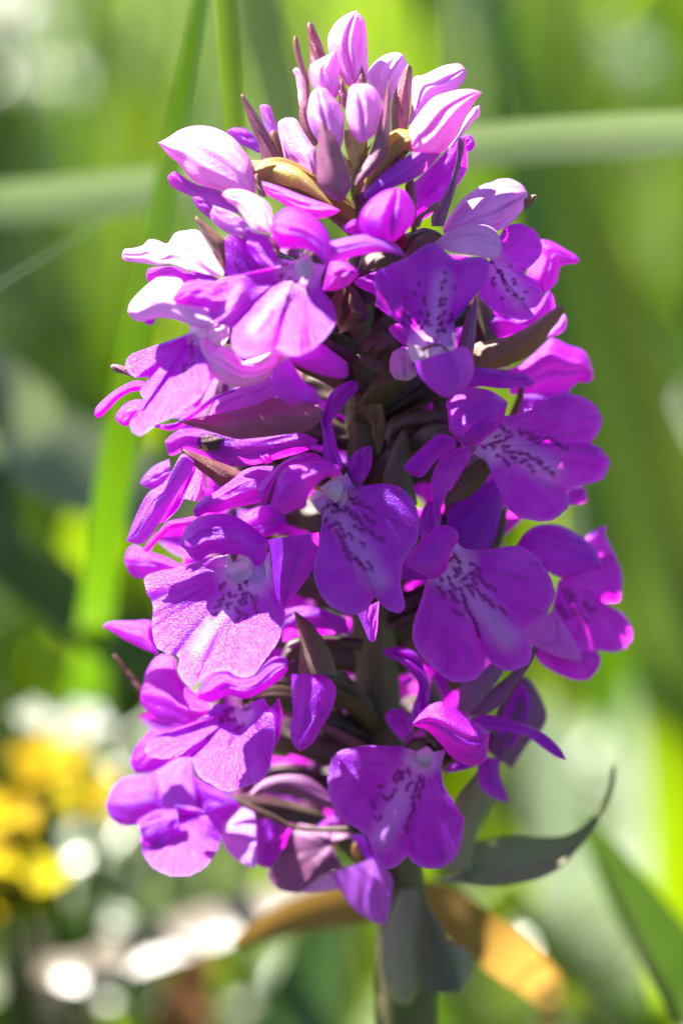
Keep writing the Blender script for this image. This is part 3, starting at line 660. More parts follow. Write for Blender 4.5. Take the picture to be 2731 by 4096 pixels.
# ---- maroon bract and rear bloom on the right (crop 3)
part('bract', 3, 1350, [(795,985),(810,860),(900,830),(1000,810),(1100,760),(1200,690),(1270,645),(1305,645)], [(830,995),(930,988),(1020,960),(1120,910),(1200,820),(1250,750),(1300,680),(1305,645)], -2.5, mat='brown', cup=-.9, tip=.3)
f = Flower(3, (1000, 1000), 0)
f.s('petal', [(815,860),(830,700),(900,680),(1000,720),(1150,640),(1220,560)], [(900,850),(1060,810),(1200,750),(1250,670),(1240,590),(1220,560)], 1, cup=-.8, tilt=(.1,.2))
f.s('sepal', [(1190,810),(1260,750),(1300,690),(1320,720)], [(1220,815),(1270,800),(1310,770),(1320,720)], .3, cup=-.5, pale=.3)
f.s('lip', [(990,1000),(1100,940),(1200,850),(1240,820),(1330,860),(1410,890),(1450,960),(1465,1030)], [(1010,1130),(1200,1120),(1330,1100),(1380,1062),(1440,1062),(1465,1030)], 2, cup=-1.2, tilt=(.1,-.1))
f.s('petal', [(1040,1260),(1060,1130),(1090,1050)], [(1240,1180),(1335,1110),(1200,1050)], 3, cup=-.8)
part('bract', 3, 1600, [(1000,1245),(1040,1150),(1060,1075)], [(1045,1245),(1080,1150),(1085,1080)], 0, mat='brown', cup=-.3)

# ---- sharp bloom on the right (crop 5)
f = Flower(5, (740, 330), -7)
f.f('lip', (830,385), [(800,425),(860,455),(890,490),(910,560),(950,650),(1000,710),(1080,735),(1160,735),(1220,700),(1245,660),(1250,600),(1260,588),(1330,565),(1400,545),(1430,500),(1435,450),(1400,400),(1355,370),(1390,320),(1405,270),(1380,210),(1330,165),(1250,145),(1180,155),(1100,195),(1040,230),(980,245),(945,250),(900,300)],
    -7.5, basez=.5, bulge=.7, tilt=(.12,.1), spots=[[(915,300),(930,296)],[(942,312),(962,312),(975,335),(955,345)],(900,352),(925,345),[(905,378),(948,366)],(862,386),(885,380),[(1008,322),(1030,335)],[(1040,322),(1100,348)],[(1140,355),(1230,388)],[(950,405),(1010,420),(1060,435),(1110,465)],[(915,435),(970,472)],[(1020,470),(1040,455),(1085,500)],[(1090,440),(1120,470)],[(1200,380),(1250,402)],[(970,425),(1000,450)],[(1140,490),(1180,525)],[(1060,350),(1110,365)]], sw=8.5,
    throat=(850,375,150), paleline=[((900,340),(1150,500),110,.5)], extra=3)
f.s('hood', [(690,312),(685,230),(680,180),(730,145),(800,120),(870,125),(930,155),(965,185)], [(715,340),(770,392),(830,372),(900,322),(940,275),(965,185)], -10.8, cup=-1.8, tilt=(.1,-.25))
f.s('petal', [(690,300),(760,300),(850,240),(900,235)], [(735,360),(780,385),(850,340),(900,290)], -11.9, cup=-.7)
f.s('sepal', [(722,350),(660,330),(620,345),(560,400),(500,460),(478,485)], [(727,388),(680,422),(620,470),(580,520),(555,535),(510,515),(478,485)], -9.8, cup=-.8, tilt=(0,-.2))
f.s('sepal', [(790,392),(700,402),(650,450),(615,520),(610,600),(625,680),(640,745)], [(802,420),(765,490),(722,550),(682,610),(657,670),(640,745)], -9, cup=-.6)
f.s('spur', [(680,760),(690,680),(780,610),(900,530)], [(760,880),(880,860),(930,720),(945,600)], -1, cup=-1.2, closed=True)
f.s('petal', [(1235,655),(1250,595),(1300,575),(1325,590)], [(1250,662),(1290,658),(1330,640),(1325,590)], .5, cup=-.4)
part('bract', 5, 1950, [(400,705),(385,560),(400,480),(430,400),(455,340),(482,303)], [(545,660),(525,560),(510,500),(515,410),(510,350),(482,303)], -6.5, mat='olive', cup=-.8, tip=.2)
part('bract', 5, 1750, [(390,340),(420,260),(500,230),(600,220),(700,235)], [(420,410),(460,335),(560,305),(700,315)], -4, mat='olive', cup=-.8, pale=.1)
part('bract', 5, 1900, [(665,650),(720,560),(800,470),(850,430)], [(690,660),(780,625),(850,565),(900,485)], -4.5, mat='olive', cup=-.7)
part('bract', 5, 2100, [(880,870),(900,790),(930,700),(960,660)], [(925,870),(950,790),(960,720),(960,660)], -2.5, mat='olive', cup=-.3)

# ---- front centre bloom (crops 4, 5)
f = Flower(5, (170, 540), -10)
f.f('lip', (150,590), [(60,640),(100,720),(92,800),(78,880),(62,960),(70,1020),(100,1090),(150,1140),(210,1170),(270,1168),(320,1140),(345,1090),(365,1112),(400,1145),(455,1166),(487,1130),(470,1040),(472,960),(490,910),(530,850),(555,790),(552,720),(530,650),(490,600),(440,570),(370,562),(300,575),(265,588),(215,510)],
    -12, basez=1.2, bulge=.9, tilt=(.05,-.12), spots=[[(90,695),(130,662)],[(155,663),(180,680),(160,702)],[(175,690),(205,682)],(118,727),[(140,772),(178,745),(195,765),(205,800)],[(170,790),(220,860),(300,970)],[(220,672),(238,700)],[(255,650),(335,682)],[(235,705),(300,760),(380,830)],[(283,840),(298,862)],(213,615),(242,632),[(300,720),(350,740)],[(180,810),(240,920)],[(260,760),(300,790)],[(320,930),(330,960)]], sw=9,
    throat=(125,600,170), paleline=[((180,700),(360,1010),95,.55)], extra=4)
f.s('column', [(60,600),(50,640),(80,690),(120,720)], [(190,520),(215,560),(215,640),(170,690)], -12.3, mat='white', cup=1.0, pale=.5)
f.b('anther', (155,590), -12.9, .8, .95, .7, mat='white', pale=.15)
f.s('stigma', [(60,590),(80,575),(110,600)], [(50,605),(72,590),(112,606)], -13.4, mat='gold', cup=-.1, n=12, m=5)
f.s('hood', [(1345,548),(1290,515),(1200,525),(1110,570),(1040,630),(985,690),(968,730)], [(1345,565),(1200,585),(1110,615),(1070,660),(1040,730),(1010,812),(985,790),(968,730)], -13, crop=4, cup=-1.0, tilt=(.1,-.3))
f.s('petal', [(1445,640),(1430,590),(1350,565),(1240,565),(1150,590),(1090,640),(1070,700),(1040,820)], [(1445,648),(1370,652),(1310,692),(1262,750),(1240,820),(1180,842),(1130,865),(1085,842),(1040,820)], -14.2, crop=4, cup=-1.2, tilt=(.1,-.1))
f.s('sepal', [(1345,565),(1340,480),(1340,400),(1328,330),(1345,270),(1370,200),(1420,140),(1490,105),(1530,105)], [(1452,602),(1450,560),(1420,470),(1400,370),(1395,330),(1430,280),(1480,220),(1545,150),(1530,105)], -12, crop=4, cup=-.6, wav=.5)
f.s('sepal', [(1060,590),(980,590),(900,610),(820,670),(740,730),(670,775),(620,810),(600,840)], [(1000,792),(900,817),(820,832),(740,855),(680,857),(620,880),(600,840)], -11, crop=4, cup=-1.0, tilt=(0,-.05))
f.s('sepal', [(198,495),(240,430),(290,395),(330,385)], [(270,580),(310,530),(335,460),(330,385)], -8.5, cup=-.5)
f.s('spur', [(263,1165),(290,1220),(310,1270),(325,1295),(345,1300)], [(368,1105),(362,1180),(358,1240),(345,1300)], -9, cup=-.7, closed=True, pale=.15)

# ---- big front bloom, upper left (crop 2)
f = Flower(2, (1230, 420), -9)
f.f('lip', (1205,420), [(1080,400),(1070,455),(1000,475),(900,490),(800,510),(720,540),(690,590),(685,640),(690,720),(720,770),(790,790),(830,803),(820,860),(830,920),(870,960),(930,967),(1000,945),(1080,923),(1110,935),(1160,957),(1230,947),(1300,905),(1370,840),(1412,770),(1415,710),(1390,650),(1345,590),(1330,520),(1360,440)],
    -10.5, basez=1.0, bulge=.5, tilt=(.02,-.30), spots=[[(1105,432),(1128,438)],(1092,410),[(1110,490),(1112,512)],[(1060,550),(1085,540)],[(1005,625),(1050,580),(1100,530)],[(1165,565),(1180,610),(1172,650)],[(1190,545),(1240,560),(1245,600),(1212,640)],[(1112,690),(1105,790)],(1045,715),(1160,525),(1208,547),[(1136,620),(1140,632)],[(960,700),(1010,650)],[(1180,690),(1172,760)]], sw=10,
    throat=(1215,430,190), paleline=[((1130,600),(960,800),90,.5),((870,600),(780,740),80,.25)], wav=.5, flare=3.0)
f.b('column', (1235,452), -11.5, .75, 1.0, .7, mat='white', pale=.2)
f.s('hood', [(1043,230),(1080,150),(1150,110),(1230,125),(1310,180),(1370,260),(1388,350),(1370,452)], [(1043,230),(1070,300),(1110,348),(1200,343),(1270,362),(1320,392),(1350,432),(1370,452)], -12, cup=-1.8, tilt=(0,-.35))
f.s('sepal', [(1065,250),(1060,170),(1030,90),(960,40),(880,10),(800,10),(765,40)], [(1020,262),(950,242),(900,180),(850,110),(800,80),(765,40)], -10, mat='bud', cup=-.9, tilt=(0,-.45), pale=.1)  # sun on this sepal is put into its pale bud colour
f.s('petal', [(780,508),(762,430),(765,360),(775,300),(805,268)], [(1010,485),(960,400),(920,330),(870,280),(805,268)], -8.5, cup=-.8, tilt=(.1,.1))
f.s('petal', [(1045,475),(960,420),(900,330),(880,260),(915,222)], [(1080,440),(1070,380),(1040,300),(1010,265),(960,255),(915,222)], -9.2, cup=-.7, tilt=(-.3,-.4))
f.s('sepal', [(1340,585),(1370,452),(1400,420),(1470,425),(1530,465),(1548,495)], [(1350,588),(1420,582),(1490,552),(1548,495)], -9.5, cup=-.6)
part('bract', 2, 950, [(770,475),(740,400),(690,310),(640,230),(612,180),(622,160)], [(790,440),(785,360),(780,300),(730,250),(670,200),(622,160)], -7.5, mat='brown', cup=-.8, pale=.1)
part('bract', 2, 950, [(1085,400),(1040,310),(1020,268)], [(1100,385),(1085,320),(1032,263)], -9.9, mat='maroon', cup=-.2)  # maroon strip drawn along the dark slit between the petals

# ---- upper left bloom seen from its side (crop 2)
f = Flower(2, (720, 400), -7)
f.s('lip', [(780,480),(720,380),(640,250),(560,245),(500,260),(455,320),(400,300),(350,295),(315,330),(260,345),(210,350),(195,390)], [(760,510),(650,485),(560,462),(480,435),(400,442),(330,432),(270,425),(210,415),(195,390)], -8, mat='bud', cup=-.8, tilt=(0,-.6), wav=.5, pale=.1)  # lit lip, its sunlight painted as pale bud colour
f.s('sepal', [(620,500),(500,450),(420,450),(350,460),(332,500)], [(630,530),(560,540),(480,515),(400,525),(350,537),(332,500)], -6.4, cup=-.6, tilt=(0,.2))
f.s('petal', [(890,280),(800,260),(720,200),(700,150),(720,100)], [(910,200),(860,160),(800,130),(720,100)], -7, cup=-.5, pale=.5)
f.s('sepal', [(725,195),(650,140),(610,90),(600,50)], [(740,150),(700,90),(650,50),(600,50)], -5, cup=-.6)
f = Flower(2, (680, 640), -9)                           # left bloom, its wing painted sunlit white with the bud colour
f.s('sepal', [(710,700),(640,640),(560,560),(520,510),(430,500),(370,530),(290,600),(240,660),(228,710)], [(700,795),(640,803),(570,777),(480,747),(400,742),(330,757),(290,762),(245,737),(228,710)], -10.5, mat='bud', cup=-1.4, tilt=(0,-.5), pale=.15)
f.s('petal', [(700,695),(600,672),(520,662),(480,640)], [(730,535),(640,525),(560,540),(510,590),(480,640)], -11.8, cup=-.6, tilt=(0,-.1))
f.s('sepal', [(730,535),(640,522),(578,465)], [(750,520),(680,488),(578,465)], -7.4, cup=-.3, tilt=(0,-.6))
f.s('lip', [(320,755),(330,775),(355,785)], [(385,745),(382,770),(355,785)], -10, cup=-.2)

# ---- left bloom with the big pale lip (crop 2)
f = Flower(2, (640, 830), -9)
f.s('throat', [(590,760),(580,820),(600,870),(640,900)], [(800,760),(810,830),(780,890),(740,910)], -9.6, mat='bud', cup=-.8, pale=.5)
f.f('lip', (605,820), [(578,850),(520,870),(440,900),(350,925),(260,945),(220,990),(225,1040),(270,1080),(345,1085),(310,1140),(300,1170),(330,1230),(290,1280),(245,1330),(250,1380),(290,1415),(340,1390),(400,1345),(480,1310),(560,1260),(640,1200),(690,1130),(715,1090),(690,1060),(660,1000),(640,900)],
    -10, basez=.8, bulge=.5, tilt=(-.1,-.35), spots=[[(600,880),(590,960)],[(605,1000),(595,1060)],[(560,1010),(550,1080)],[(520,1100),(505,1150)],(610,1050)], sw=10, wav=.5, throat=(610,860,60), flare=3.0)
f.s('sepal', [(340,1110),(270,1100),(180,1140),(100,1200),(50,1250),(37,1290)], [(340,1160),(250,1165),(180,1205),(130,1255),(85,1302),(55,1314),(37,1290)], -8, cup=-.8, tilt=(0,-.5))
f.s('sepal', [(350,1210),(260,1210),(200,1240),(160,1300),(165,1330),(205,1362)], [(350,1290),(300,1310),(260,1340),(235,1355),(205,1362)], -8.6, cup=-.8, tilt=(0,-.4))
f.s('hood', [(660,855),(635,890),(640,950),(670,1020),(720,1080),(800,1125),(900,1138),(1000,1100),(1070,1050),(1107,990),(1090,955)], [(660,855),(700,880),(715,920),(770,900),(820,930),(880,985),(940,1010),(1000,1005),(1050,970),(1070,955),(1090,955)], -10.5, mat='bud', cup=-1.2, tilt=(0,-.1), n=44)
f.s('column', [(895,990),(1000,955),(1080,925),(1160,915)], [(930,1010),(1040,1003),(1110,1003),(1160,965)], -10, mat='white', cup=-.4)
f.s('sepal', [(1060,1030),(1045,1090),(1060,1160),(1110,1210),(1160,1240)], [(1150,970),(1200,1050),(1250,1120),(1300,1150),(1325,1235),(1290,1202),(1230,1222),(1160,1240)], -12, cup=-.7, tilt=(0,-.1))
f.s('sepal', [(1145,975),(1250,930),(1330,890),(1400,940),(1470,1000),(1487,1060)], [(1150,980),(1220,1022),(1320,1062),(1400,1082),(1460,1087),(1487,1060)], -10, cup=-.8)
f.s('spur', [(830,1148),(700,1200),(600,1270),(500,1340),(380,1350)], [(840,1165),(760,1195),(650,1275),(560,1335),(480,1385),(380,1365)], -8, cup=-.8, closed=True)
f.s('petal', [(690,1300),(740,1200),(820,1150),(1040,1080)], [(700,1310),(900,1275),(1060,1215),(1080,1140)], -6, cup=-.6, pale=.2)
part('bract', 2, 1480, [(290,1045),(200,1015),(145,1005),(130,1020)], [(290,1088),(210,1066),(150,1047),(130,1020)], -5, mat='brown', cup=-.3, pale=.7)
part('bract', 4, 1650, [(1310,220),(1150,200),(1050,205),(960,240),(850,270),(700,300),(600,320),(512,335)], [(1340,320),(1250,392),(1100,412),(950,432),(850,437),(760,412),(660,382),(580,360),(512,335)], -11, mat='maroon', cup=-.9, tip=.4, pale=.3)
part('bract', 4, 1900, [(910,640),(860,612),(800,585),(700,548),(600,508),(525,483)], [(870,690),(760,705),(690,652),(620,602),(560,552),(525,483)], -8, mat='brown', cup=-.7, tip=.3)

# ---- left bloom below the maroon bract (crop 4)
f = Flower(4, (640, 460), -6)
f.s('spur', [(440,450),(500,395),(560,375),(700,390),(850,430),(1000,425),(1200,400),(1320,440)], [(440,450),(470,530),(560,500),(650,545),(750,585),(850,595),(1000,570),(1250,500),(1320,440)], -5, cup=-.5, tilt=(0,.45))
f.s('lip', [(605,560),(540,520),(480,620),(430,690),(350,740),(300,820),(260,910),(220,1020)], [(605,580),(590,640),(540,700),(480,800),(420,900),(350,1000),(300,1035),(220,1020)], -9, cup=-.8, tilt=(.1,.05), pale=.1)
f.s('petal', [(400,915),(470,800),(540,700),(595,585)], [(440,912),(520,830),(560,740),(625,600)], -8.4, cup=.5)
f.s('sepal', [(465,550),(380,590),(320,650),(300,690)], [(480,660),(430,702),(360,722),(300,690)], -5, cup=-.6, pale=.1)
f.s('petal', [(545,775),(580,690),(610,610),(650,590)], [(640,795),(670,730),(670,650),(650,590)], -5.5, cup=-.5, pale=.2, tilt=(0,-.4))
f.s('sepal', [(980,560),(980,520),(1030,510)], [(1020,580),(1055,560),(1030,510)], -5, cup=-.3)

# ---- left bloom, middle (crop 4)
f = Flower(4, (950, 1100), -10)
f.f('lip', (900,1150), [(810,1090),(780,1100),(680,1112),(600,1142),(500,1172),(400,1192),(325,1230),(340,1320),(375,1390),(365,1480),(375,1570),(400,1630),(450,1662),(522,1680),(515,1760),(550,1820),(600,1846),(660,1800),(720,1770),(790,1758),(860,1795),(930,1792),(980,1742),(1030,1672),(1080,1602),(1112,1520),(1127,1420),(1100,1380),(1065,1300),(1050,1180),(1040,1080)],
    -12.5, basez=1.2, bulge=.6, tilt=(-.06,-.24), spots=[[(800,1330),(830,1325)],[(870,1270),(875,1290)],[(810,1225),(850,1215),(880,1225)],[(880,1330),(870,1360),(900,1380)],[(950,1340),(960,1370)],[(960,1400),(975,1430)],[(860,1400),(870,1440)],[(850,1460),(840,1500)],(945,1545),[(740,1390),(770,1380)],[(700,1450),(730,1430)],[(760,1290),(780,1270)],[(900,1440),(910,1480)]], sw=13,
    throat=(910,1170,230), paleline=[((850,1330),(640,1640),110,.5)], wav=.6, flare=3.4, extra=6)
f.s('column', [(800,1090),(790,1160),(810,1230),(850,1260)], [(1010,1090),(1035,1150),(1020,1230),(960,1270)], -12.9, mat='white', cup=.8, pale=.2)
f.s('stigma', [(810,1080),(815,1110),(835,1145)], [(855,1080),(852,1110),(835,1145)], -13.6, mat='maroon', cup=-.2, n=12, m=5)
f.s('hood', [(1010,1000),(930,930),(850,880),(750,860),(640,880),(580,920),(540,980),(523,1040)], [(1030,1010),(1012,1130),(960,1162),(900,1102),(800,1092),(700,1092),(640,1132),(590,1112),(560,1072),(523,1040)], -13.8, cup=-1.8, tilt=(0,-.15))
f.s('sepal', [(1030,1010),(1050,1130),(1060,1250),(1080,1350),(1110,1397),(1130,1397)], [(1320,968),(1312,1080),(1282,1180),(1232,1260),(1182,1330),(1130,1397)], -11, cup=-.8)
f.s('sepal', [(650,865),(550,888),(460,908),(400,968),(340,1030),(317,1070)], [(650,935),(540,942),(450,972),(390,1032),(345,1082),(317,1070)], -10.5, cup=-.5, tilt=(0,.2))
f.s('sepal', [(550,1160),(450,1110),(380,1085),(320,1060),(260,1040),(220,1080),(210,1140)], [(550,1185),(450,1195),(350,1215),(290,1232),(240,1202),(210,1140)], -9, cup=-.9)
f.s('spur', [(780,1000),(850,900),(950,830),(1100,800)], [(800,1010),(950,1000),(1040,990),(1140,930)], -7, cup=-.6, closed=True)
f.s('petal', [(400,300),(370,200),(360,120),(250,120),(130,125),(83,150)], [(410,320),(320,282),(220,232),(140,182),(83,150)], -8, crop=6, cup=-.7, tilt=(0,-.4))

# ---- lone wing and bracts in the middle (crop 6)
f = Flower(6, (1250, 440), -10)
f.s('sepal', [(1163,425),(1165,550),(1170,650),(1153,740),(1170,820),(1210,867)], [(1330,420),(1400,470),(1417,540),(1382,650),(1322,750),(1282,820),(1210,867)], -12, cup=-1.0, tilt=(0,-.1))
part('bract', 6, 2650, [(1200,420),(1210,260),(1195,160),(1173,58)], [(1430,430),(1385,300),(1330,200),(1262,120),(1173,58)], -11.5, mat='olive', cup=-.9)
part('petal', 6, 2500, [(1120,55),(1250,35),(1400,75),(1475,110)], [(1115,240),(1200,205),(1350,195),(1490,192)], -6, mat='petal', cup=-.8, tilt=(0,.3))
part('ovary', 6, 2600, [(1100,330),(1150,240),(1300,205),(1570,220)], [(1115,360),(1250,305),(1400,265),(1570,295)], -6, mat='ovary', cup=-.9)
part('bract', 6, 3150, [(920,1105),(1000,1030),(1120,998),(1250,1008),(1350,1080),(1400,1130)], [(975,1115),(1100,1085),(1200,1115),(1290,1165),(1410,1205)], -7, mat='violet', cup=-.6)
part('bract', 6, 3250, [(1480,1292),(1200,1288),(1050,1218),(900,1148),(780,1098),(678,1038)], [(1480,1328),(1180,1312),(1000,1234),(850,1168),(760,1112),(678,1038)], -9, mat='olive', cup=-.4)
part('bract', 6, 2720, [(300,560),(250,470),(190,390),(145,320),(155,310)], [(320,520),(280,460),(215,380),(170,320),(155,310)], -4, mat='brown', cup=-.2, pale=.2)

# ---- lower left bloom (crop 6)
f = Flower(6, (900, 560), -10)
f.s('sepal', [(700,600),(640,560),(560,480),(515,420),(500,340),(430,310),(370,350),(330,430),(308,520)], [(700,645),(600,692),(500,692),(400,672),(340,632),(303,580),(308,520)], -11, cup=-.9, tilt=(0,-.3))
f.s('hood', [(630,520),(700,450),(770,410),(860,440),(950,430),(1050,330),(1140,330)], [(635,565),(710,585),(800,545),(900,565),(1000,520),(1090,460),(1140,400)], -12, cup=-1.2, tilt=(0,-.2))
f.f('lip', (880,610), [(730,590),(690,640),(620,700),(520,740),(400,770),(340,830),(330,870),(400,905),(520,900),(590,900),(610,960),(640,1010),(700,1050),(760,1085),(820,1092),(900,1065),(980,1040),(1030,980),(1050,900),(1062,800),(1062,700),(1040,620),(1000,560)],
    -12, basez=1, bulge=.5, tilt=(-.06,-.26), spots=[[(790,640),(830,620)],[(800,690),(830,680)],[(850,730),(870,720)],[(900,630),(920,625)],(760,690),[(680,780),(700,760)]], sw=15, throat=(880,650,90), wav=.6, flare=3.0)
f.s('petal', [(1040,620),(1050,700),(1060,800),(1050,900)], [(1090,560),(1110,660),(1100,760),(1050,900)], -9.5, cup=-.6)
f.s('petal', [(360,740),(270,850),(245,930),(270,990)], [(560,880),(480,920),(380,980),(270,990)], -9, cup=-.8)

# ---- lowest left bloom (crops 6, 10)
f = Flower(6, (700, 1180), -8)
f.s('sepal', [(450,1170),(420,1080),(380,1000),(300,1000),(200,1020),(140,1080),(110,1160)], [(450,1195),(380,1232),(300,1272),(220,1292),(150,1262),(113,1200),(110,1160)], -9, cup=-1.0, tilt=(0,-.3))
f.s('petal', [(430,1175),(400,1080),(370,980),(400,920),(500,900),(605,895)], [(610,1185),(615,1100),(605,1020),(605,950),(605,895)], -9.6, cup=-.6, tilt=(0,-.5), pale=.2)  # lit white patch as its own petal, paleness painted in
f.s('hood', [(470,1210),(590,1170),(595,1000)], [(765,1285),(835,1205),(860,1160),(700,1060),(595,1000)], -9.3, cup=-.8, tilt=(0,.1))
f.f('lip', (800,735), [(640,755),(630,850),(640,910),(680,970),(740,1005),(810,1016),(880,1000),(940,950),(980,880),(997,800),(987,755),(900,715),(800,695),(720,705)], -11, crop=10, basez=.8, bulge=.5, tilt=(-.05,-.25), wav=.45, flare=2.2)
f.s('petal', [(615,765),(700,720),(790,715)], [(640,870),(720,885),(810,830)], -11.8, crop=10, cup=-.5)
f.s('sepal', [(980,770),(1030,720),(1090,700),(1130,720),(1147,780),(1110,830)], [(985,840),(1020,905),(1080,952),(1142,975),(1147,890),(1110,830)], -8, crop=10, cup=-.6, tilt=(0,-.5), pale=.6)  # sunlit look of this sepal painted in as paleness

# ---- bottom bloom seen from below (crops 10, 7)
f = Flower(10, (1480, 850), -6)
f.s('sepal', [(1150,755),(1135,830),(1145,900),(1150,960),(1195,982)], [(1310,775),(1290,840),(1250,920),(1217,970),(1195,982)], -9, crop=10, cup=-.6)
f.f('lip', (1480,870), [(1570,830),(1400,790),(1290,790),(1235,930),(1200,1000),(1235,1065),(1330,1092),(1400,1040),(1450,1005),(1540,985)], -7.5, crop=10, mat='violet', basez=-.4, bulge=.5, tilt=(0,-.1))
f.s('sepal', [(248,1113),(300,1200),(350,1270),(420,1322),(490,1347)], [(430,1050),(500,1100),(527,1150),(517,1250),(490,1347)], -8.4, crop=7, cup=-.6, pale=.2)
f.s('petal', [(95,1200),(180,1130),(245,1103)], [(150,1200),(260,1190),(300,1180)], -7.6, crop=7, cup=-.3, pale=.8, tilt=(0,-.5))  # small lit patch, its brightness painted as pale colour
f.s('petal', [(335,940),(400,1040),(440,1095)], [(440,945),(455,1040),(480,1095)], -8, crop=7, cup=-.4)
f.b('column', (365,1010), -8.2, .35, .8, .35, crop=7, mat='gold', pale=.2)
f.s('petal', [(190,900),(260,850),(330,830)], [(220,915),(300,905),(360,880)], -7, crop=7, cup=-.3)

# ---- front bloom low on the spike (crop 7)
f = Flower(7, (690, 560), -11)
f.f('lip', (665,580), [(570,545),(480,542),(380,545),(290,565),(250,610),(235,680),(240,760),(265,830),(310,880),(380,925),(412,942),(430,990),(455,1060),(490,1096),(540,1086),(580,1050),(595,1035),(620,1070),(680,1093),(750,1086),(810,1040),(835,960),(847,880),(820,830),(770,770),(752,690),(748,640),(760,560)],
    -13, basez=1.1, bulge=.8, tilt=(-.03,-.15), spots=[[(540,705),(580,660)],[(525,700),(560,655)],[(460,722),(480,715)],[(490,765),(515,790),(540,752)],[(600,640),(600,660)],[(455,865),(475,860)],[(640,690),(620,800),(590,920)],[(660,690),(650,780)],[(435,800),(440,815)],[(600,700),(590,730)]], sw=9, throat=(660,590,115),
    paleline=[((620,650),(480,950),95,.42)])
f.b('column', (668,590), -13.0, .8, .75, .6, mat='white', pale=0)
f.s('hood', [(615,442),(680,370),(740,345),(800,370),(860,420),(920,450),(962,490)], [(618,452),(680,472),(740,532),(790,592),(850,627),(910,627),(947,602),(952,550),(962,490)], -14.6, cup=-1.4, tilt=(0,-.15))
f.s('sepal', [(615,435),(615,370),(640,300),(630,240),(560,170),(500,140),(478,113)], [(685,410),(692,330),(697,250),(672,180),(622,120),(550,98),(478,113)], -12, cup=-.5, wav=.4)
f.s('sepal', [(880,420),(960,403),(1060,428),(1150,458),(1220,498),(1280,558),(1306,607)], [(890,462),(960,472),(1050,482),(1130,502),(1200,552),(1260,592),(1306,607)], -12, cup=-.4)
f.s('petal', [(565,520),(510,450),(493,410),(520,378)], [(620,475),(605,410),(560,378),(520,378)], -10, cup=-.5)
f.s('petal', [(760,640),(830,600),(900,560)], [(770,665),(850,650),(930,620)], -9, cup=-.3)

# ---- right bloom, middle (crop 5)
f = Flower(5, (640, 860), -9)
f.f('lip', (690,910), [(725,815),(755,862),(840,872),(930,860),(1010,853),(1070,880),(1120,930),(1160,990),(1182,1070),(1160,1140),(1130,1190),(1100,1215),(1062,1225),(1060,1280),(1076,1340),(1060,1400),(1000,1432),(930,1426),(880,1385),(865,1370),(855,1420),(820,1470),(750,1489),(680,1470),(620,1420),(560,1360),(525,1300),(523,1230),(545,1150),(570,1080),(590,1010),(640,990)],
    -10.5, basez=.6, bulge=.8, tilt=(.1,-.05), spots=[[(718,885),(738,925)],[(712,950),(740,975),(722,992)],(692,997),[(655,1005),(668,1015)],[(758,1010),(810,978),(850,1005)],[(690,1060),(708,1092),(740,1112)],[(795,1040),(860,1092),(905,1142)],[(750,1085),(785,1165),(840,1265)],[(640,1040),(662,1092)],[(790,935),(832,965)],[(702,1020),(725,1045)],[(722,1150),(748,1172)],[(840,1000),(900,1060)],[(770,1040),(800,1080)],[(930,1140),(960,1160)]], sw=9,
    throat=(690,930,160), paleline=[((700,980),(960,1280),105,.5)], extra=4)
f.s('hood', [(470,925),(540,850),(600,790),(640,760),(690,757),(730,785)], [(490,945),(560,982),(620,1006),(680,962),(700,882),(737,822),(730,785)], -13, cup=-1.3)
f.s('petal', [(560,870),(560,720),(590,650),(630,638)], [(650,780),(655,700),(630,638)], -9.5, cup=-.6)
f.s('sepal', [(460,1000),(480,930),(560,950)], [(480,1012),(570,1012),(620,1006)], -8, cup=-.3)

# ---- right rear bloom (crop 5)
f = Flower(5, (1150, 960), -3)
f.f('lip', (1200,1000), [(1180,960),(1300,970),(1360,900),(1330,810),(1415,758),(1420,800),(1450,870),(1487,950),(1497,1040),(1480,1110),(1420,1120),(1500,1170),(1542,1240),(1530,1310),(1470,1345),(1400,1342),(1310,1352),(1220,1270),(1170,1150)],
    -2.5, basez=-.5, bulge=.5, tilt=(.15,0), spots=[[(1230,1060),(1260,1100)],[(1280,1160),(1320,1200)],[(1210,1130),(1240,1180)],[(1330,1120),(1360,1150)]], sw=15, wav=.35)
f.s('hood', [(995,870),(1050,790),(1110,755),(1200,755),(1290,800),(1370,860),(1407,950)], [(1040,890),(1120,925),(1170,985),(1250,993),(1350,968),(1407,950)], -4.2, cup=-1.4)
f.s('sepal', [(1065,1310),(1060,1230),(1120,1190),(1180,1145)], [(1100,1325),(1200,1368),(1305,1384),(1272,1290),(1180,1145)], -5, cup=-.6, pale=.3)
f.s('sepal', [(1085,1325),(1110,1390),(1180,1440),(1270,1476),(1340,1477)], [(1105,1310),(1250,1365),(1310,1345),(1392,1355),(1387,1420),(1340,1477)], -2.8, cup=-.5)

# ---- dying bloom and bracts low on the right (crop 7)
f = Flower(7, (1000, 520), -4)
f.s('hood', [(950,570),(980,450),(1020,340),(1080,260),(1110,228)], [(1060,645),(1130,540),(1200,462),(1217,400),(1192,330),(1150,258),(1110,228)], -4.5, mat='violet', cup=-1.0, wav=.4)
f.s('petal', [(1000,480),(1040,370),(1085,290),(1110,260)], [(1060,560),(1120,440),(1140,340),(1110,260)], -5.8, cup=.4)
f.s('sepal', [(910,590),(908,680),(930,740),(990,782),(1042,797)], [(1010,600),(1002,650),(1012,700),(1037,760),(1042,797)], -6, cup=-.6)
part('bract', 7, 2800, [(865,405),(950,310),(1050,230),(1130,130),(1202,43)], [(930,415),(1010,362),(1080,272),(1150,172),(1202,43)], -7, mat='violet', cup=-.4, tip=.4)
part('bract', 7, 2800, [(815,380),(830,270),(900,220),(1000,150)], [(870,400),(950,315),(1015,235),(1030,170)], -7.6, mat='violet', cup=-.4, pale=.6)
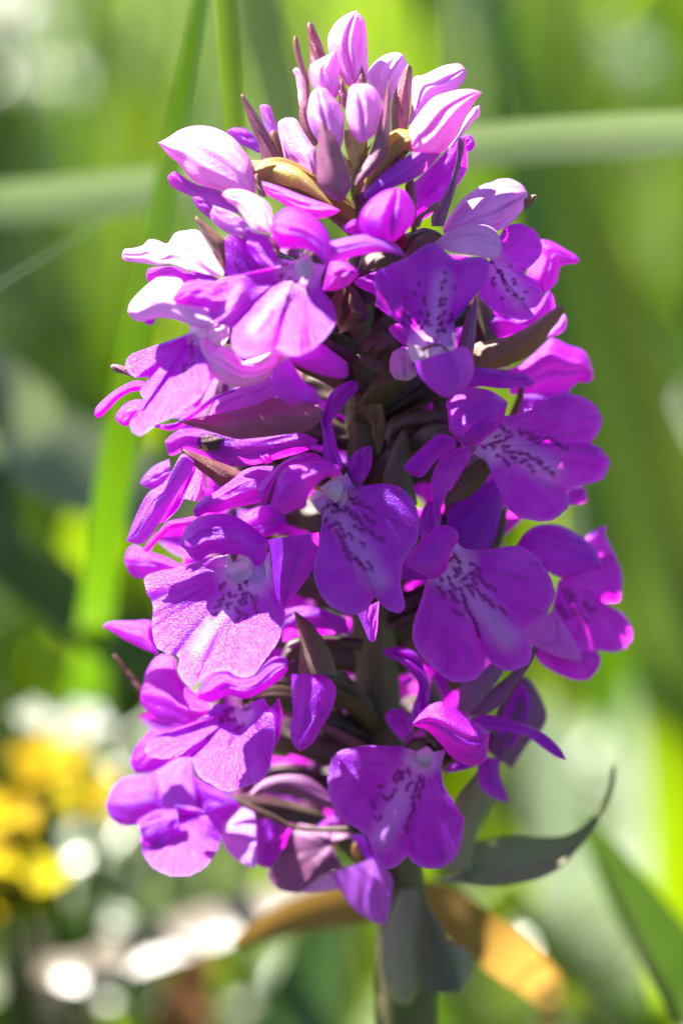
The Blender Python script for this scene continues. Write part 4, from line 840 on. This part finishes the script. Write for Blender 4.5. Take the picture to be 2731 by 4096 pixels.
# ---- blooms on the far side, seen through the gaps, and inner ones added for shade
REAR = [(690, 880, 8, 1), (960, 930, 8, -1), (600, 1180, 6, 1), (760, 1260, 10, 1), (1010, 1290, 8, -1), (700, 1480, 9, 1), (1000, 1640, 8, -1), (820, 1600, 11, 1),
        (560, 1560, 7, 1), (720, 1800, 8, 1), (980, 1000, 10, -1), (800, 680, 8, 1), (930, 640, 7, -1), (640, 640, 6, 1), (1050, 1480, 9, -1), (1080, 1060, 7, -1), (830, 1050, 11, -1),
        (970, 720, 2, -1), (1020, 880, 1.5, -1), (1060, 1230, 2, -1), (920, 1010, 3, -1), (1080, 1400, 3, -1), (1110, 730, 4, -1), (930, 1420, 3, -1), (620, 1340, 3, 1), (860, 860, 3, 1),  # inner blooms, mostly hidden, most of them added to shade the right-hand flowers
        (560, 1060, 2, 1), (500, 1270, 2, 1), (590, 1470, 2, 1), (470, 1690, 2, 1), (560, 1800, 3, 1), (480, 950, 3, 1), (540, 740, 2, 1)]
rr = np.random.default_rng(21)
for x, y, r, sd in REAR:
    f = Flower(0, (x, y), r * .75, drop=120, orad=(.9, 1.4), bract=False)
    k = rr.uniform(.85, 1.1) * (.8 if r < 5 else 1); a = rr.normal(0, 7, 8)
    f.f('lip', (x, y), [(x + p * k + a[i % 8], y + q * k + a[(i + 3) % 8]) for i, (p, q) in enumerate([(-18, -10), (-80, 10), (-105, 55), (-85, 105), (-40, 115), (-15, 150), (18, 150), (42, 112), (88, 104), (104, 52), (80, 8), (18, -10)])],
        r + 3, basez=-1.5, bulge=-.3, tilt=(sd * .1, .15), nv=60, nu=24)
    f.s('hood', [(x - 40, y + 5), (x - 60, y - 35), (x - 40, y - 80), (x, y - 105)], [(x + 40, y + 5), (x + 58, y - 35), (x + 38, y - 80), (x, y - 105)], r + 1.5, cup=1.4)
    for q in (-1, 1):
        f.s('sepal', [(x + q * 20, y - 25), (x + q * 80, y - 60 + a[1]), (x + q * 150, y - 45 + a[2])], [(x + q * 25, y + 10), (x + q * 90, y + 5), (x + q * 150, y - 45 + a[2])], r + .5, cup=.6, tilt=(q * .25, 0))
    part('bract', 0, y * 1.7417, [(x - 22, y + 110), (x - 30, y + 20), (x - 22 + sd * 20, y - 60), (x + sd * 45, y - 130)], [(x + 22, y + 110), (x + 32, y + 20), (x + 26 + sd * 20, y - 60), (x + sd * 45, y - 130)], r * .55, mat=('olive', 'violet', 'brown')[int(rr.integers(3))], cup=-.8)
# ---- leaves at the foot of the spike
part('leaf', 11, 3500, [(225,1385),(270,1190),(400,1150),(550,1130),(700,1140),(850,1130),(960,1070),(1060,960),(1110,850),(1130,750),(1145,680)], [(40,1385),(250,1432),(400,1442),(560,1422),(700,1392),(830,1322),(950,1192),(1050,1062),(1120,932),(1157,780),(1145,680)], -4, mat='leaf', cup=1.6, tilt=(-.15,-.3), n=50, pale=.3, tip=.6)
part('leaf', 11, 3300, [(120,1340),(150,1100),(180,950),(210,870),(320,735)], [(270,1340),(310,1150),(350,1060),(395,980),(440,890)], -4.5, mat='leaf', cup=-.5)
part('leaf', 7, 3850, [(560,1180),(505,1320),(468,1450),(488,1600),(540,1692),(602,1707)], [(640,1180),(660,1330),(660,1500),(655,1620),(602,1707)], -4.5, mat='leaf', cup=-1.0, pale=.4)
part('leaf', 7, 3850, [(655,1660),(648,1500),(650,1350),(655,1225)], [(840,1640),(790,1500),(740,1350),(690,1270),(655,1225)], -5.6, mat='stem', cup=-.8)
part('leaf', 7, 3850, [(750,1660),(770,1500),(750,1405)], [(840,1645),(885,1560),(862,1465),(750,1405)], -3.8, mat='leaf', cup=-.6, pale=.5)
# ---- withered scraps
part('withered_bract', 3, 1250, [(95,520),(50,580),(28,640),(60,720),(80,797)], [(95,520),(140,570),(160,660),(203,690),(130,772),(80,797)], -9, mat='withered', cup=-.6, wav=.6, tip=.6)
part('withered_bract', 5, 1700, [(225,208),(280,240),(330,290),(340,350),(365,432)], [(380,188),(397,280),(392,340),(380,390),(365,432)], -6.5, mat='withered', cup=-.5, wav=.5, pale=.1)
#ORCHID_END
